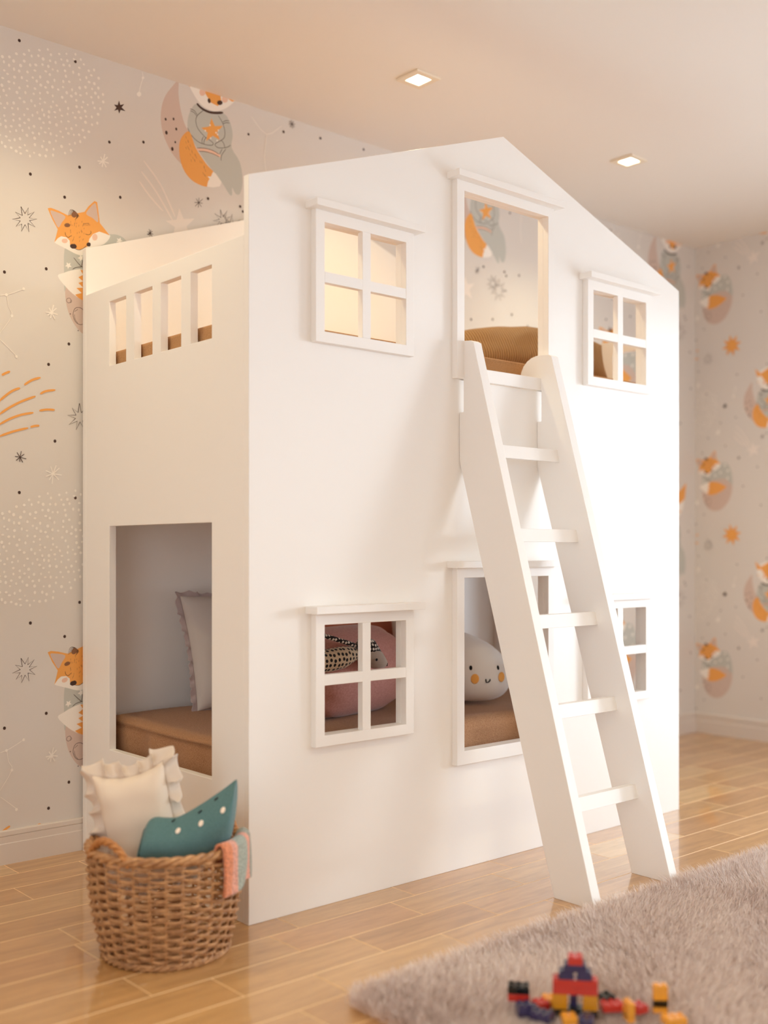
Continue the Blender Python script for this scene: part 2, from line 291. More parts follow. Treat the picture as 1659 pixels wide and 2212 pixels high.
PRINT=[('p','M',1,[(376,2686),(348,2654),(325,2620),(312,2586),(306,2551),(307,2516),(316,2479),(332,2447),(352,2420),(382,2395),(410,2381),(437,2368),(433,2447),(428,2507),(407,2530),(393,2562),(382,2605),(377,2644)]),
('p','W',1,[(419,2730),(419,2690),(437,2659),(466,2630),(499,2618),(537,2620),(581,2644),(620,2684),(635,2725),(625,2777),(523,2789),(451,2768)]),
('p','O',0,[(400,2785),(419,2722),(451,2727),(475,2691),(494,2666),(513,2645),(542,2640),(559,2657),(554,2682),(571,2712),(615,2730),(645,2749),(660,2837),(595,2789),(511,2779),(447,2744)]),
('p','O',0,[(414,2683),(437,2685),(423,2678)]),
('p','O',0,[(583,2681),(617,2679),(605,2673)]),
('p','PK',1,[(490,2677),(489,2671),(485,2665),(480,2661),(474,2659),(469,2660),(466,2664),(464,2670),(466,2677),(469,2682),(474,2687),(480,2688),(485,2687),(489,2683)]),
('p','PK',1,[(587,2677),(585,2671),(582,2666),(576,2662),(570,2660),(565,2661),(561,2665),(560,2670),(561,2675),(565,2681),(570,2685),(576,2686),(582,2685),(585,2682)]),
('p','K',1,[(511,2652),(512,2648),(511,2645),(509,2642),(506,2641),(503,2641),(501,2644),(499,2647),(499,2651),(500,2655),(502,2657),(505,2658),(507,2658),(510,2656)]),
('p','K',1,[(563,2656),(561,2652),(557,2649),(552,2646),(547,2646),(542,2647),(540,2650),(540,2654),(542,2658),(546,2661),(551,2663),(556,2664),(560,2663),(563,2660)]),
('p','G',1,[(449,2623),(428,2595),(416,2560),(415,2524),(430,2495),(451,2468),(480,2434),(523,2395),(559,2364),(593,2326),(605,2327),(605,2354),(620,2334),(640,2338),(652,2387),(640,2455),(603,2501),(608,2548),(598,2589),(571,2619),(523,2604),(480,2609)]),
('l','K',9,[(453,2626),(470,2615),(494,2609),(523,2610),(566,2622)]),
('p','PK',1,[(453,2464),(487,2471),(523,2471),(551,2464),(551,2453),(523,2457),(487,2458),(460,2454)]),
('l','K',2.0,[(480,2607),(456,2583),(449,2561),(458,2535),(487,2513),(520,2501),(518,2490),(487,2485),(456,2489),(428,2507),(415,2528)]),
('l','K',2.0,[(544,2606),(564,2582),(573,2553),(568,2527),(537,2503),(531,2493),(547,2487),(583,2498),(598,2510)]),
('l','K',2.0,[(425,2599),(442,2597),(456,2584)]),
('l','K',2.0,[(425,2592),(440,2590),(454,2579)]),
('l','K',2.0,[(564,2586),(576,2595),(592,2598)]),
('l','K',2.0,[(565,2580),(578,2588),(595,2591)]),
('l','K',2.0,[(453,2464),(487,2471),(523,2471),(549,2463)]),
('l','K',2.0,[(461,2454),(487,2459),(523,2459),(549,2454)]),
('l','K',2.0,[(561,2486),(551,2466)]),
('l','K',2.0,[(578,2491),(559,2463),(557,2442)]),
('l','K',2.0,[(481,2512),(475,2498),(476,2485)]),
('l','K',2.0,[(492,2512),(484,2498),(483,2486)]),
('l','K',2.0,[(557,2518),(568,2509),(573,2494)]),
('p','O',0,[(515,2588),(530,2563),(565,2573),(540,2544),(551,2517),(521,2525),(493,2499),(499,2531),(472,2542),(505,2555)]),
('e','W',489,2536,2.9,3.6),
('e','W',545,2551,2.9,3.6),
('e','W',535,2540,2.9,3.6),
('e','W',542,2535,2.9,3.6),
('e','W',512,2514,2.9,3.6),
('e','W',540,2512,2.9,3.6),
('e','W',509,2561,2.9,3.6),
('p','O',1,[(415,2515),(393,2492),(382,2467),(380,2435),(387,2396),(405,2364),(433,2342),(466,2333),(496,2333),(500,2351),(507,2364),(499,2371),(513,2374),(519,2388),(523,2395),(499,2410),(475,2433),(451,2460),(437,2489),(428,2509)]),
('p','W',0,[(496,2333),(523,2336),(551,2346),(559,2364),(535,2388),(523,2394),(519,2388),(513,2374),(499,2371),(507,2364),(500,2351)]),
('l','B',0.9,[(435,2428),(438,2420)]),
('l','B',0.9,[(443,2441),(447,2433)]),
('l','B',0.9,[(424,2470),(428,2462)]),
('l','B',0.9,[(431,2452),(434,2444)]),
('l','B',0.9,[(415,2484),(418,2475)]),
('l','B',0.9,[(488,2394),(491,2385)]),
('l','B',0.9,[(478,2382),(481,2374)]),
('l','B',0.9,[(407,2495),(410,2487)]),
('l','B',0.9,[(416,2483),(419,2475)]),
('l','B',0.9,[(406,2477),(410,2469)]),
('l','B',0.9,[(442,2421),(445,2413)]),
('l','B',0.9,[(450,2433),(453,2425)]),
('l','B',0.9,[(483,2408),(486,2399)]),
('l','B',0.9,[(482,2404),(485,2396)]),
('l','B',0.9,[(488,2375),(491,2367)]),
('l','B',0.9,[(443,2420),(446,2412)]),
('l','B',0.9,[(465,2421),(468,2413)]),
('l','B',0.9,[(407,2457),(410,2449)]),
('l','B',0.9,[(432,2446),(435,2438)]),
('l','B',0.9,[(418,2456),(422,2448)]),
('l','B',0.9,[(484,2377),(487,2369)]),
('l','B',0.9,[(414,2462),(417,2454)]),
('l','B',0.9,[(428,2417),(431,2408)]),
('l','B',0.9,[(446,2441),(449,2433)]),
('l','B',0.9,[(425,2437),(428,2429)]),
('l','B',0.9,[(473,2421),(476,2412)]),
('e','K',325,2535,4.0,5.3),
('e','K',357,2544,4.0,5.3),
('e','K',368,2511,4.2,5.5),
('e','K',328,2488,5.5,7.4),
('e','K',364,2463,3.4,4.5),
('e','K',352,2436,5.5,7.4),
('p','M',1,[(209,1907),(205,1868),(195,1830),(179,1795),(157,1765),(132,1741),(104,1725),(75,1717),(46,1718),(18,1727),(-6,1743),(-26,1767),(-41,1796),(-50,1830),(-53,1866),(-50,1903),(-41,1940),(-26,1973),(-6,2003),(18,2028),(46,2045),(75,2055),(104,2056),(132,2048),(157,2033),(179,2009),(195,1980),(205,1945)]),
('p','G',1,[(-55,1863),(-57,1930),(-55,2004),(-30,2035),(30,2064),(109,2085),(142,2088),(170,2075),(196,2031),(209,1963),(206,1916),(155,1959),(79,1964),(6,1945),(-42,1899)]),
('p','W',0,[(14,1994),(9,1986),(14,1980),(5,1980),(0,1973),(-1,1981),(-9,1983),(-1,1988),(0,1996),(6,1991)]),
('p','W',0,[(-48,1962),(-41,1958),(-34,1963),(-36,1955),(-30,1950),(-39,1948),(-43,1940),(-45,1948),(-53,1948),(-47,1954)]),
('p','W',0,[(135,2077),(143,2075),(150,2082),(150,2074),(157,2071),(149,2067),(147,2058),(142,2064),(133,2062),(139,2070)]),
('p','W',0,[(111,2005),(104,2009),(96,2003),(99,2012),(92,2016),(101,2018),(105,2027),(108,2019),(117,2020),(110,2013)]),
('p','W',0,[(157,2027),(166,2030),(169,2039),(173,2032),(182,2033),(176,2026),(179,2018),(171,2020),(163,2014),(165,2023)]),
('p','W',0,[(180,1974),(173,1967),(175,1959),(168,1962),(160,1956),(162,1965),(155,1969),(164,1972),(167,1980),(171,1973)]),
('p','W',0,[(47,1993),(55,1998),(56,2006),(62,2001),(70,2004),(65,1996),(70,1989),(61,1990),(55,1983),(55,1991)]),
('p','W',1,[(-79,1911),(-58,1925),(-30,1938),(11,1946),(16,1897),(11,1849),(-18,1856),(-49,1878)]),
('p','O',0,[(1,1945),(45,1947),(92,1937),(129,1918),(162,1902),(117,1870),(67,1848),(16,1841),(-8,1851),(-18,1859),(6,1868),(-13,1882),(11,1887),(-6,1900),(11,1908),(-6,1919),(11,1930)]),
('l','K',2.1,[(-23,1982),(-8,1967),(5,1956)]),
('l','K',2.1,[(11,1994),(9,1975),(5,1956)]),
('l','K',2.1,[(-27,1942),(-13,1951),(13,1957)]),
('l','K',1.3,[(-33,1837),(-34,1834),(-36,1830),(-40,1828),(-43,1828),(-46,1830),(-48,1833),(-48,1837),(-46,1841),(-43,1843),(-40,1844),(-36,1844),(-34,1841),(-33,1837)]),
('l','K',1.6,[(21,1793),(20,1779),(15,1768),(5,1762),(-6,1762),(-16,1768),(-23,1780),(-25,1793),(-22,1806),(-15,1815),(-4,1818),(7,1815),(16,1806),(21,1793)]),
('l','K',1.3,[(-20,1793),(-18,1777),(-7,1763)]),
('l','K',1.3,[(-20,1802),(-8,1811)]),
('l','K',1.3,[(-32,1840),(-30,1834),(-35,1829)]),
('e','K',-35,1792,2.0,1.9),
('e','K',-7,1740,2.0,1.9),
('e','K',16,1744,2.0,1.9),
('e','K',79,1782,2.0,1.9),
('e','K',104,1820,2.0,1.9),
('e','K',142,1790,2.0,1.9),
('e','K',50,1744,2.0,1.9),
('e','K',167,1852,2.0,1.9),
('p','W',1,[(-91,2021),(-79,2036),(-56,2048),(-37,2038),(-32,2021),(-3,2013),(30,2031),(30,2049),(45,2073),(70,2087),(94,2085),(111,2079),(87,2047),(40,2026),(16,2008),(11,1995),(-13,1995),(-42,2004),(-65,2011)]),
('p','O',0,[(-114,2128),(-103,2132),(-77,2128),(-44,2119),(-23,2128),(6,2139),(16,2143),(30,2164),(52,2187),(62,2185),(67,2153),(72,2116),(89,2100),(108,2081),(92,2084),(70,2087),(47,2074),(34,2056),(29,2037),(26,2027),(-3,2011),(-35,2015),(-37,2036),(-49,2045),(-68,2045),(-79,2036),(-91,2020),(-84,2045),(-79,2066),(-98,2095)]),
('p','M',1,[(-105,2120),(-93,2123),(-53,2114),(-65,2091),(-77,2072),(-92,2094)]),
('p','M',1,[(22,2137),(35,2160),(51,2178),(58,2174),(66,2119),(45,2128)]),
('p','PK',1,[(-44,2034),(-45,2031),(-48,2027),(-52,2025),(-57,2024),(-61,2025),(-64,2027),(-65,2030),(-64,2034),(-61,2037),(-57,2039),(-52,2040),(-48,2040),(-45,2037)]),
('p','PK',1,[(63,2066),(62,2061),(60,2057),(56,2054),(51,2053),(47,2054),(45,2058),(44,2062),(45,2068),(47,2072),(51,2075),(56,2076),(60,2074),(62,2071)]),
('p','K',1,[(-12,2020),(-14,2016),(-17,2013),(-22,2012),(-28,2011),(-32,2013),(-35,2015),(-36,2019),(-34,2023),(-30,2026),(-25,2027),(-20,2028),(-15,2026),(-13,2023)]),
('p','K',1,[(38,2037),(38,2034),(36,2031),(33,2029),(29,2029),(26,2029),(24,2031),(23,2034),(24,2037),(26,2040),(29,2042),(33,2043),(36,2042),(38,2040)]),
('p','B',1,[(-35,2088),(-36,2085),(-39,2082),(-43,2080),(-48,2079),(-52,2079),(-55,2081),(-56,2084),(-55,2087),(-52,2090),(-48,2092),(-43,2093),(-39,2092),(-36,2090)]),
('l','B',1.1,[(13,2104),(11,2095)]),
('l','B',1.1,[(19,2105),(17,2096)]),
('l','B',1.1,[(25,2106),(23,2097)]),
('l','B',1.1,[(31,2108),(28,2098)]),
('l','B',1.1,[(11,2101),(30,2107),(35,2099)]),
('l','K',1.5,[(-53,2061),(-51,2051),(-42,2046),(-32,2054)]),
('l','K',1.5,[(19,2069),(30,2068),(39,2075),(38,2084)]),
('l','K',1.5,[(-18,2012),(-3,2011),(13,2020),(22,2030)]),
('l','K',1.0,[(-42,2116),(-35,2139),(-18,2138),(-3,2123)]),
('l','K',1.0,[(-38,2117),(-31,2138),(-16,2136),(-5,2121)]),
('l','K',1.0,[(-34,2119),(-28,2137),(-15,2134),(-7,2120)]),
('l','K',1.0,[(-30,2120),(-25,2136),(-14,2132),(-9,2118)]),
('l','K',1.0,[(-26,2122),(-21,2135),(-12,2130),(-11,2116)]),
('l','K',1.0,[(-23,2124),(-18,2134),(-11,2128),(-13,2115)]),
('l','K',1.0,[(-19,2125),(-14,2133),(-9,2127),(-15,2113)]),
('l','K',1.0,[(-15,2127),(-11,2132),(-8,2125),(-17,2111)]),
('l','K',1.0,[(-11,2129),(-8,2130),(-6,2123),(-19,2109)]),
('p','B',1,[(-9,2129),(-11,2124),(-14,2120),(-18,2117),(-23,2116),(-27,2117),(-30,2120),(-31,2124),(-30,2129),(-27,2133),(-23,2136),(-18,2137),(-14,2136),(-11,2133)]),
('l','B',0.8,[(-23,2048),(-24,2042)]),
('l','B',0.8,[(-24,2044),(-25,2039)]),
('l','B',0.8,[(-10,2069),(-11,2063)]),
('l','B',0.8,[(4,2078),(3,2073)]),
('l','B',0.8,[(-20,2098),(-20,2092)]),
('l','B',0.8,[(-30,2056),(-31,2050)]),
('l','B',0.8,[(-12,2101),(-13,2096)]),
('l','B',0.8,[(10,2097),(9,2092)]),
('l','B',0.8,[(-14,2091),(-14,2085)]),
('l','B',0.8,[(-3,2073),(-3,2067)]),
('l','B',0.8,[(-4,2095),(-5,2089)]),
('l','B',0.8,[(-20,2093),(-21,2087)]),
('l','B',0.8,[(-18,2101),(-19,2095)]),
('l','B',0.8,[(-26,2041),(-27,2035)]),
('l','B',0.8,[(14,2104),(13,2099)]),
('l','B',0.8,[(-33,2094),(-34,2088)]),
('l','B',0.8,[(1,2059),(0,2053)]),
('l','B',0.8,[(-33,2067),(-34,2061)]),
('l','B',0.8,[(-34,2071),(-35,2066)]),
('l','B',0.8,[(-2,2044),(-3,2038)]),
('l','B',0.8,[(-22,2053),(-22,2048)]),
('l','B',0.8,[(9,2050),(9,2045)]),
('l','B',0.8,[(-34,2074),(-35,2069)]),
('l','B',0.8,[(15,2089),(14,2084)]),
('l','B',0.8,[(6,2077),(6,2071)]),
('l','B',0.8,[(4,2081),(4,2075)]),
('l','B',0.8,[(-33,2102),(-34,2097)]),
('l','B',0.8,[(-29,2091),(-29,2086)]),
('l','B',0.8,[(14,2072),(14,2067)]),
('l','B',0.8,[(7,2075),(6,2070)]),
('l','B',0.8,[(-3,2056),(-3,2050)]),
('l','B',0.8,[(12,2052),(12,2046)]),
('l','B',0.8,[(7,2110),(6,2104)]),
('l','B',0.8,[(-16,2109),(-17,2104)]),
('e','K',-210,2650,5.1,5.6),
('e','K',-17,2639,5.1,5.6),
('e','K',107,2400,5.1,5.6),
('e','K',237,2432,5.1,5.6),
('e','K',-2,2289,5.1,5.6),
('e','K',-173,2227,5.1,5.6),
('e','K',-55,2177,5.1,5.6),
('e','K',148,2220,5.1,5.6),
('e','K',-259,1894,5.1,5.6),
('e','K',-119,1928,5.1,5.6),
('e','K',-40,1691,5.1,5.6),
('e','K',-111,1615,5.1,5.6),
('e','K',-89,1364,5.1,5.6),
('e','K',678,2570,5.1,5.6),
('e','K',653,2274,5.1,5.6),
('p','K',0,[(143,2552),(148,2538),(163,2545),(153,2531),(168,2522),(149,2521),(144,2507),(139,2520),(125,2512),(134,2525),(125,2533),(139,2535)]),
('l','W',2.2,[(232,2677),(235,2657),(226,2627),(220,2598)]),
('p','W',1,[(228,2597),(228,2593),(225,2590),(222,2587),(218,2586),(215,2587),(212,2589),(211,2593),(212,2597),(215,2600),(218,2603),(222,2604),(225,2603),(228,2601)]),
('p','W',1,[(240,2658),(240,2656),(238,2654),(236,2653),(234,2652),(232,2652),(231,2653),(230,2655),(231,2657),(232,2659),(234,2660),(236,2661),(238,2661),(240,2660)]),
('l','S',6.5,[(238,2367),(306,2295),(363,2196)]),
('l','S',6.5,[(229,2327),(287,2269),(353,2181)]),
('l','S',6.5,[(221,2291),(263,2247),(315,2206)]),
('p','S',0,[(380,2230),(398,2195),(444,2206),(410,2171),(426,2135),(387,2149),(353,2116),(362,2159),(325,2174),(369,2187)]),
('l','K',2.7,[(-205,2115),(-191,2095),(-180,2116),(-182,2092),(-160,2107),(-177,2084),(-151,2085),(-176,2075),(-157,2058),(-181,2065),(-178,2038),(-191,2059),(-203,2035),(-202,2059),(-221,2047),(-207,2068),(-233,2068),(-207,2078),(-223,2093),(-200,2087),(-205,2115)]),
('l','K',2.7,[(553,2261),(565,2236),(584,2264),(573,2233),(599,2244),(578,2227),(604,2220),(574,2218),(586,2197),(567,2211),(559,2185),(557,2210),(533,2191),(551,2216),(521,2213),(549,2224),(528,2241),(556,2232),(553,2261)]),
('l','K',1.6,[(461,2267),(477,2268)]),
('l','K',1.6,[(461,2267),(472,2254)]),
('l','K',1.6,[(461,2267),(459,2249)]),
('l','K',1.6,[(461,2267),(446,2251)]),
('l','K',1.6,[(461,2267),(443,2264)]),
('l','K',1.6,[(461,2267),(450,2280)]),
('l','K',1.6,[(461,2267),(462,2285)]),
('l','K',1.6,[(461,2267),(478,2284)]),
('l','K',1.8,[(263,2118),(275,2117)]),
('l','K',1.8,[(263,2118),(271,2108)]),
('l','K',1.8,[(263,2118),(262,2107)]),
('l','K',1.8,[(263,2118),(255,2110)]),
('l','K',1.8,[(263,2118),(251,2112)]),
('l','K',1.8,[(263,2118),(253,2122)]),
('l','K',1.8,[(263,2118),(259,2132)]),
('l','K',1.8,[(263,2118),(266,2131)]),
('l','K',1.8,[(263,2118),(272,2127)]),
('l','W',4,[(84,2329),(105,2327)]),
('l','W',4,[(84,2329),(95,2311)]),
('l','W',4,[(84,2329),(80,2309)]),
('l','W',4,[(84,2329),(69,2317)]),
('l','W',4,[(84,2329),(63,2325)]),
('l','W',4,[(84,2329),(74,2342)]),
('l','W',4,[(84,2329),(90,2355)]),
('l','W',4,[(84,2329),(100,2347)]),
('e','W',-330,2406,3.7,4.6),
('e','W',-132,2595,4.5,4.5),
('e','W',-278,2522,5.3,3.8),
('e','W',-165,2543,4.6,4.2),
('e','W',-301,2470,4.8,4.6),
('e','W',-45,2456,3.5,4.8),
('e','W',43,2443,4.2,4.5),
('e','W',-110,2391,3.6,3.5),
('e','W',-178,2376,4.0,5.0),
('e','W',11,2511,4.4,4.5),
('e','W',-121,2298,4.8,5.4),
('e','W',-66,2343,5.6,5.8),
('e','W',-237,2297,4.8,4.1),
('e','W',-194,2456,5.2,4.7),
('e','W',-83,2474,4.5,4.1),
('e','W',-140,2481,4.2,4.0),
('e','W',31,2622,4.7,4.9),
('e','W',-50,2406,3.9,4.6),
('e','W',-67,2425,3.6,4.5),
('e','W',-146,2620,4.4,4.6),
('e','W',-319,2527,4.8,4.6),
('e','W',-3,2622,5.1,3.7),
('e','W',-279,2473,4.2,4.1),
('e','W',-137,2386,4.0,4.9),
('e','W',0,2583,3.8,3.9),
('e','W',-183,2556,4.6,4.8),
('e','W',-249,2531,4.7,3.5),
('e','W',-241,2348,3.9,3.7),
('e','W',-166,2420,3.6,5.3),
('e','W',-244,2560,4.2,5.5),
('e','W',-261,2566,3.8,5.4),
('e','W',-114,2543,5.5,5.7),
('e','W',-293,2420,3.9,4.5),
('e','W',-74,2647,4.4,4.3),
('e','W',-130,2614,5.3,6.0),
('e','W',-4,2397,4.6,4.6),
('e','W',-229,2578,5.1,5.8),
('e','W',52,2502,4.2,5.0),
('e','W',-281,2559,4.8,4.8),
('e','W',18,2482,5.0,5.3),
('e','W',-230,2406,4.9,4.3),
('e','W',-208,2333,4.8,5.5),
('e','W',-234,2425,4.4,4.1),
('e','W',-128,2345,3.6,3.5),
('e','W',-305,2293,3.7,3.6),
('e','W',1,2531,5.1,4.0),
('e','W',-320,2314,5.4,4.3),
('e','W',-54,2324,4.0,4.5),
('e','W',-210,2497,4.3,5.0),
('e','W',-31,2411,4.7,5.3),
('e','W',-33,2338,4.7,5.2),
('e','W',19,2445,5.4,5.6),
('e','W',-115,2508,5.0,5.1),
('e','W',-52,2495,4.0,5.0),
('e','W',-60,2560,4.0,5.8),
('e','W',-96,2483,3.9,4.3),
('e','W',-272,2430,4.8,4.3),
('e','W',-29,2541,3.8,5.5),
('e','W',-103,2636,4.1,5.0),
('e','W',-174,2581,4.6,5.6),
('e','W',-165,2363,4.8,4.6),
('e','W',-94,2327,3.9,4.7),
('e','W',-97,2589,4.1,4.0),
('e','W',-25,2601,3.8,5.9),
('e','W',46,2518,4.0,5.8),
('e','W',-155,2587,5.6,4.9),
('e','W',-42,2392,5.3,4.8),
('e','W',-38,2619,4.2,5.3),
('e','W',-17,2663,3.7,4.9),
('e','W',-185,2300,4.7,3.8),
('e','W',-218,2480,5.2,5.6),
('e','W',-209,2376,5.0,5.2),
('e','W',-110,2446,5.1,5.9),
('e','W',-288,2339,5.5,4.8),
('e','W',55,2553,5.3,5.9),
('e','W',-332,2487,5.6,5.0),
('e','W',-329,2567,4.8,5.1),
('e','W',19,2563,5.1,5.4),
('e','W',-226,2527,5.2,5.1),
('e','W',-185,2350,5.3,5.4),
('e','W',-88,2434,3.8,3.6),
('e','W',-183,2436,5.2,3.7),
('e','W',-183,2510,4.2,4.2),
('e','W',-104,2375,3.9,5.7),
('e','W',-108,2346,5.0,5.4),
('e','W',-255,2360,4.5,5.8),
('e','W',-14,2510,4.6,4.6),
('e','W',10,2416,5.0,5.0),
('e','W',-170,2466,4.3,5.9),
('e','W',-297,2516,5.3,3.6),
('e','W',-39,2565,4.8,4.3),
('e','W',-158,2568,5.4,3.7),
('e','W',-96,2307,3.9,5.8),
('e','W',83,2556,4.4,5.2),
('e','W',-107,2412,4.9,5.1),
('e','W',-208,2305,5.6,3.5),
('e','W',-245,2507,5.4,4.4),
('e','W',-112,2595,4.9,5.8),
('e','W',-260,2394,3.8,4.6),
('e','W',-80,2589,4.0,4.6),
('e','W',-326,2378,4.4,4.6),
('e','W',-84,2410,5.2,5.9),
('e','W',-162,2491,4.4,4.0),
('e','W',-320,2349,4.5,4.6),
('e','W',-229,2443,4.7,5.7),
('e','W',32,2584,5.6,4.4),
('e','W',-133,2446,4.1,5.4),
('e','W',-121,2576,5.5,3.8),
('e','W',-294,2353,4.2,4.6),
('e','W',-161,2385,4.9,5.3),
('e','W',-209,2397,4.3,4.9),
('e','W',-142,2296,5.4,5.2),
('e','W',-78,2528,4.7,4.0),
('e','W',-169,2612,3.6,5.0),
('e','W',-289,2303,5.0,4.8),
('e','W',-26,2465,3.7,3.6),
('e','W',-190,2487,4.1,5.6),
('e','W',-243,2319,5.3,3.6),
('e','W',-158,2326,4.6,5.9),
('e','W',66,2573,4.6,5.8),
('e','W',-275,2329,5.2,4.7),
('e','W',-194,2610,5.3,4.4),
('e','W',-91,2555,3.7,6.0),
('e','W',-38,2357,3.8,3.6),
('e','W',-320,2448,4.6,5.6),
('e','W',-331,2286,5.4,5.5),
('e','W',16,2393,5.1,4.7),
('e','W',-215,2428,3.7,5.2),
('e','W',-140,2552,4.2,5.8),
('e','W',-179,2402,5.3,5.4),
('e','W',-138,2526,5.3,5.4),
('e','W',-253,2461,4.2,3.7),
('e','W',-206,2570,5.5,5.9),
('e','W',-111,2429,4.6,5.7),
('e','W',-272,2363,3.9,5.7),
('e','W',-72,2462,3.9,5.1),
('e','W',-114,2650,3.7,4.4),
('e','W',84,2531,4.9,5.3),
('e','W',-158,2453,4.1,5.0),
('e','W',-70,2391,4.7,3.9),
('e','W',-311,2494,4.3,5.7),
('e','W',-304,2374,4.2,5.5),
('e','W',-51,2580,4.5,5.7),
('e','W',-13,2489,5.1,5.4),
('e','W',65,2484,5.4,5.1),
('e','W',-243,2587,4.6,5.0),
('e','W',-43,2475,3.9,5.7),
('e','W',-243,2485,3.7,4.1),
('e','W',-142,2415,5.4,5.0),
('e','W',-265,2513,5.3,3.5),
('e','W',-67,2631,4.0,4.0),
('e','W',42,2469,3.9,5.6),
('e','W',67,2607,5.1,5.4),
('e','W',43,2564,3.8,4.3),
('e','W',2,2651,3.9,5.0),
('e','W',-276,2381,4.9,3.8),
('e','W',40,2609,5.1,3.8),
('e','W',-124,2473,4.5,4.1),
('e','W',-97,2502,3.7,5.0),
('e','W',-84,2374,4.2,3.9),
('e','W',-202,2532,3.9,5.5),
('e','W',-64,2506,4.9,5.4),
('e','W',-266,2581,5.2,5.5),
('e','W',-87,2615,4.3,5.7),
('e','W',73,2505,3.9,5.4),
('e','W',-303,2395,3.9,5.7),
('e','W',2,2455,5.2,4.9),
('e','W',-309,2429,5.5,4.5),
('e','W',-150,2433,4.1,5.1),
('e','W',-144,2365,3.9,5.5),
('e','W',-291,2536,4.9,4.3),
('e','W',-194,2588,5.2,5.1),
('e','W',-329,2426,5.3,5.4),
('e','W',22,2596,3.8,5.8),
('e','W',-262,2474,4.3,5.7),
('e','W',-259,2419,4.7,3.7),
('e','W',-295,2449,4.8,3.9),
('e','W',-209,2464,4.8,4.3),
('e','W',-194,2414,3.6,4.8),
('e','W',-42,2432,5.2,3.5),
('e','W',-48,2526,5.0,5.8),
('e','W',-54,2597,4.7,5.0),
('e','W',13,2638,4.0,3.7),
('e','W',-309,2336,4.6,4.5),
('e','W',-221,2356,4.0,4.8),
('e','W',-327,2549,3.7,3.6),
('e','W',-260,2539,4.1,3.8),
('e','W',-49,2655,3.7,3.8),
('e','W',-65,2445,4.9,3.7),
('e','W',-332,2514,4.6,5.0),
('e','W',-220,2604,5.1,4.7),
('e','W',-143,2639,4.8,4.1),
('e','W',-118,2319,4.8,5.4),
('e','W',-18,2451,5.1,4.7),
('e','W',-178,2627,4.2,4.7),
('e','W',-158,2509,5.1,4.5),
('e','W',-133,2326,4.7,5.7),
('e','W',-159,2347,5.3,5.6),
('e','W',-304,2567,4.3,5.2),
('e','W',-107,2569,4.9,5.1),
('e','W',-268,2306,4.0,5.9),
('e','W',0,2375,4.3,5.5),
('e','W',-86,2356,4.0,4.7),
('e','W',-2,2555,5.2,5.8),
('e','W',-277,2401,3.8,3.8),
('e','W',-257,2296,5.0,5.1),
('e','W',-228,2552,4.0,5.9),
('e','W',-62,2375,3.8,3.6),
('e','W',-5,2473,5.4,5.1),
('e','W',-226,2325,4.1,5.5),
('e','W',40,2535,4.6,4.4),
('e','W',-192,2316,3.6,3.9),
('e','W',-22,2645,5.5,3.9),
('e','W',-16,2532,4.9,5.7),
('e','W',-61,2541,4.4,4.2),
('e','W',-237,2366,4.9,4.1),
('e','W',-127,2431,4.1,5.9),
('e','W',-290,2500,4.1,4.3),
('e','W',-185,2527,4.4,3.5),
('e','W',-200,2362,3.9,5.3),
('e','W',-298,2317,3.6,3.6),
('e','W',-206,2286,4.8,4.0),
('e','W',-141,2464,4.0,3.6),
('e','W',-256,2379,4.9,4.4),
('e','W',-15,2426,3.9,4.2),
('e','W',-175,2285,3.6,5.2),
('e','W',-333,2467,4.4,5.2),
('e','W',-123,2375,5.1,3.6),
('e','W',-90,2450,5.3,3.9),
('e','W',23,2543,3.8,5.1),
('e','W',-141,2499,3.7,4.5),
('e','W',-106,2615,4.3,4.4),
('e','W',-275,2451,3.8,4.8),
('e','W',-32,2519,5.4,5.0),
('e','W',-254,2329,5.1,4.0),
('e','W',-250,2436,3.9,5.3),
('e','W',-5,2599,4.3,5.6),
('e','W',-23,2392,3.9,4.3),
('e','W',-98,2531,4.8,5.8),
('e','W',-129,2405,4.8,4.2),
('e','W',-316,2474,4.7,3.8),
('e','W',-122,2523,5.2,4.3),
('e','W',-103,2464,4.0,5.0),
('e','W',-287,2285,4.8,3.7),
('e','W',62,2453,4.2,5.5),
('e','W',-316,2509,5.2,3.7),
('e','W',-59,2615,5.1,4.7),
('e','W',66,2542,4.2,5.9),
('e','W',-152,2535,4.5,5.5),
('e','W',-268,2489,5.3,5.9),
('e','W',21,2465,4.5,4.1),
('e','W',-193,2388,5.0,4.0),
('e','W',6,2492,4.2,3.9),
('e','W',-288,2582,4.4,3.8),
('e','W',-306,2545,4.4,5.1),
('e','W',27,2506,3.6,3.6),
('e','W',-228,2507,3.9,4.7),
('e','W',31,2416,5.3,4.6),
('e','W',-161,2299,3.5,3.6),
('e','W',-46,2633,4.8,5.3),
('e','W',-211,2551,4.9,5.4),
('e','W',51,2584,5.2,5.8),
('e','W',50,2630,3.9,5.2),
('e','W',-221,2290,5.4,5.0),
('e','W',-19,2365,3.6,5.2),
('e','W',-230,2387,3.9,4.6),
('l','O',7.2,[(-268,1563),(-255,1571),(-241,1578)]),
('l','O',7.2,[(-274,1482),(-252,1502),(-232,1517),(-208,1528)]),
('l','O',7.2,[(-194,1539),(-169,1557),(-139,1569)]),
('l','O',7.2,[(-274,1439),(-241,1463),(-201,1486),(-156,1506)]),
('l','O',7.2,[(-140,1515),(-121,1526),(-88,1533)]),
('l','O',7.2,[(-274,1406),(-241,1426),(-203,1442),(-163,1452)]),
('l','O',7.2,[(-143,1460),(-117,1466),(-90,1467)]),
('l','O',7.2,[(-274,1368),(-230,1386),(-181,1401)]),
('l','O',7.2,[(-173,1404),(-158,1409),(-143,1411)]),
('l','O',7.2,[(-300,1458),(-274,1482)]),
('l','O',7.2,[(-306,1417),(-274,1439)]),
('l','O',7.2,[(-306,1385),(-274,1406)]),
('l','O',7.2,[(-306,1351),(-274,1368)]),
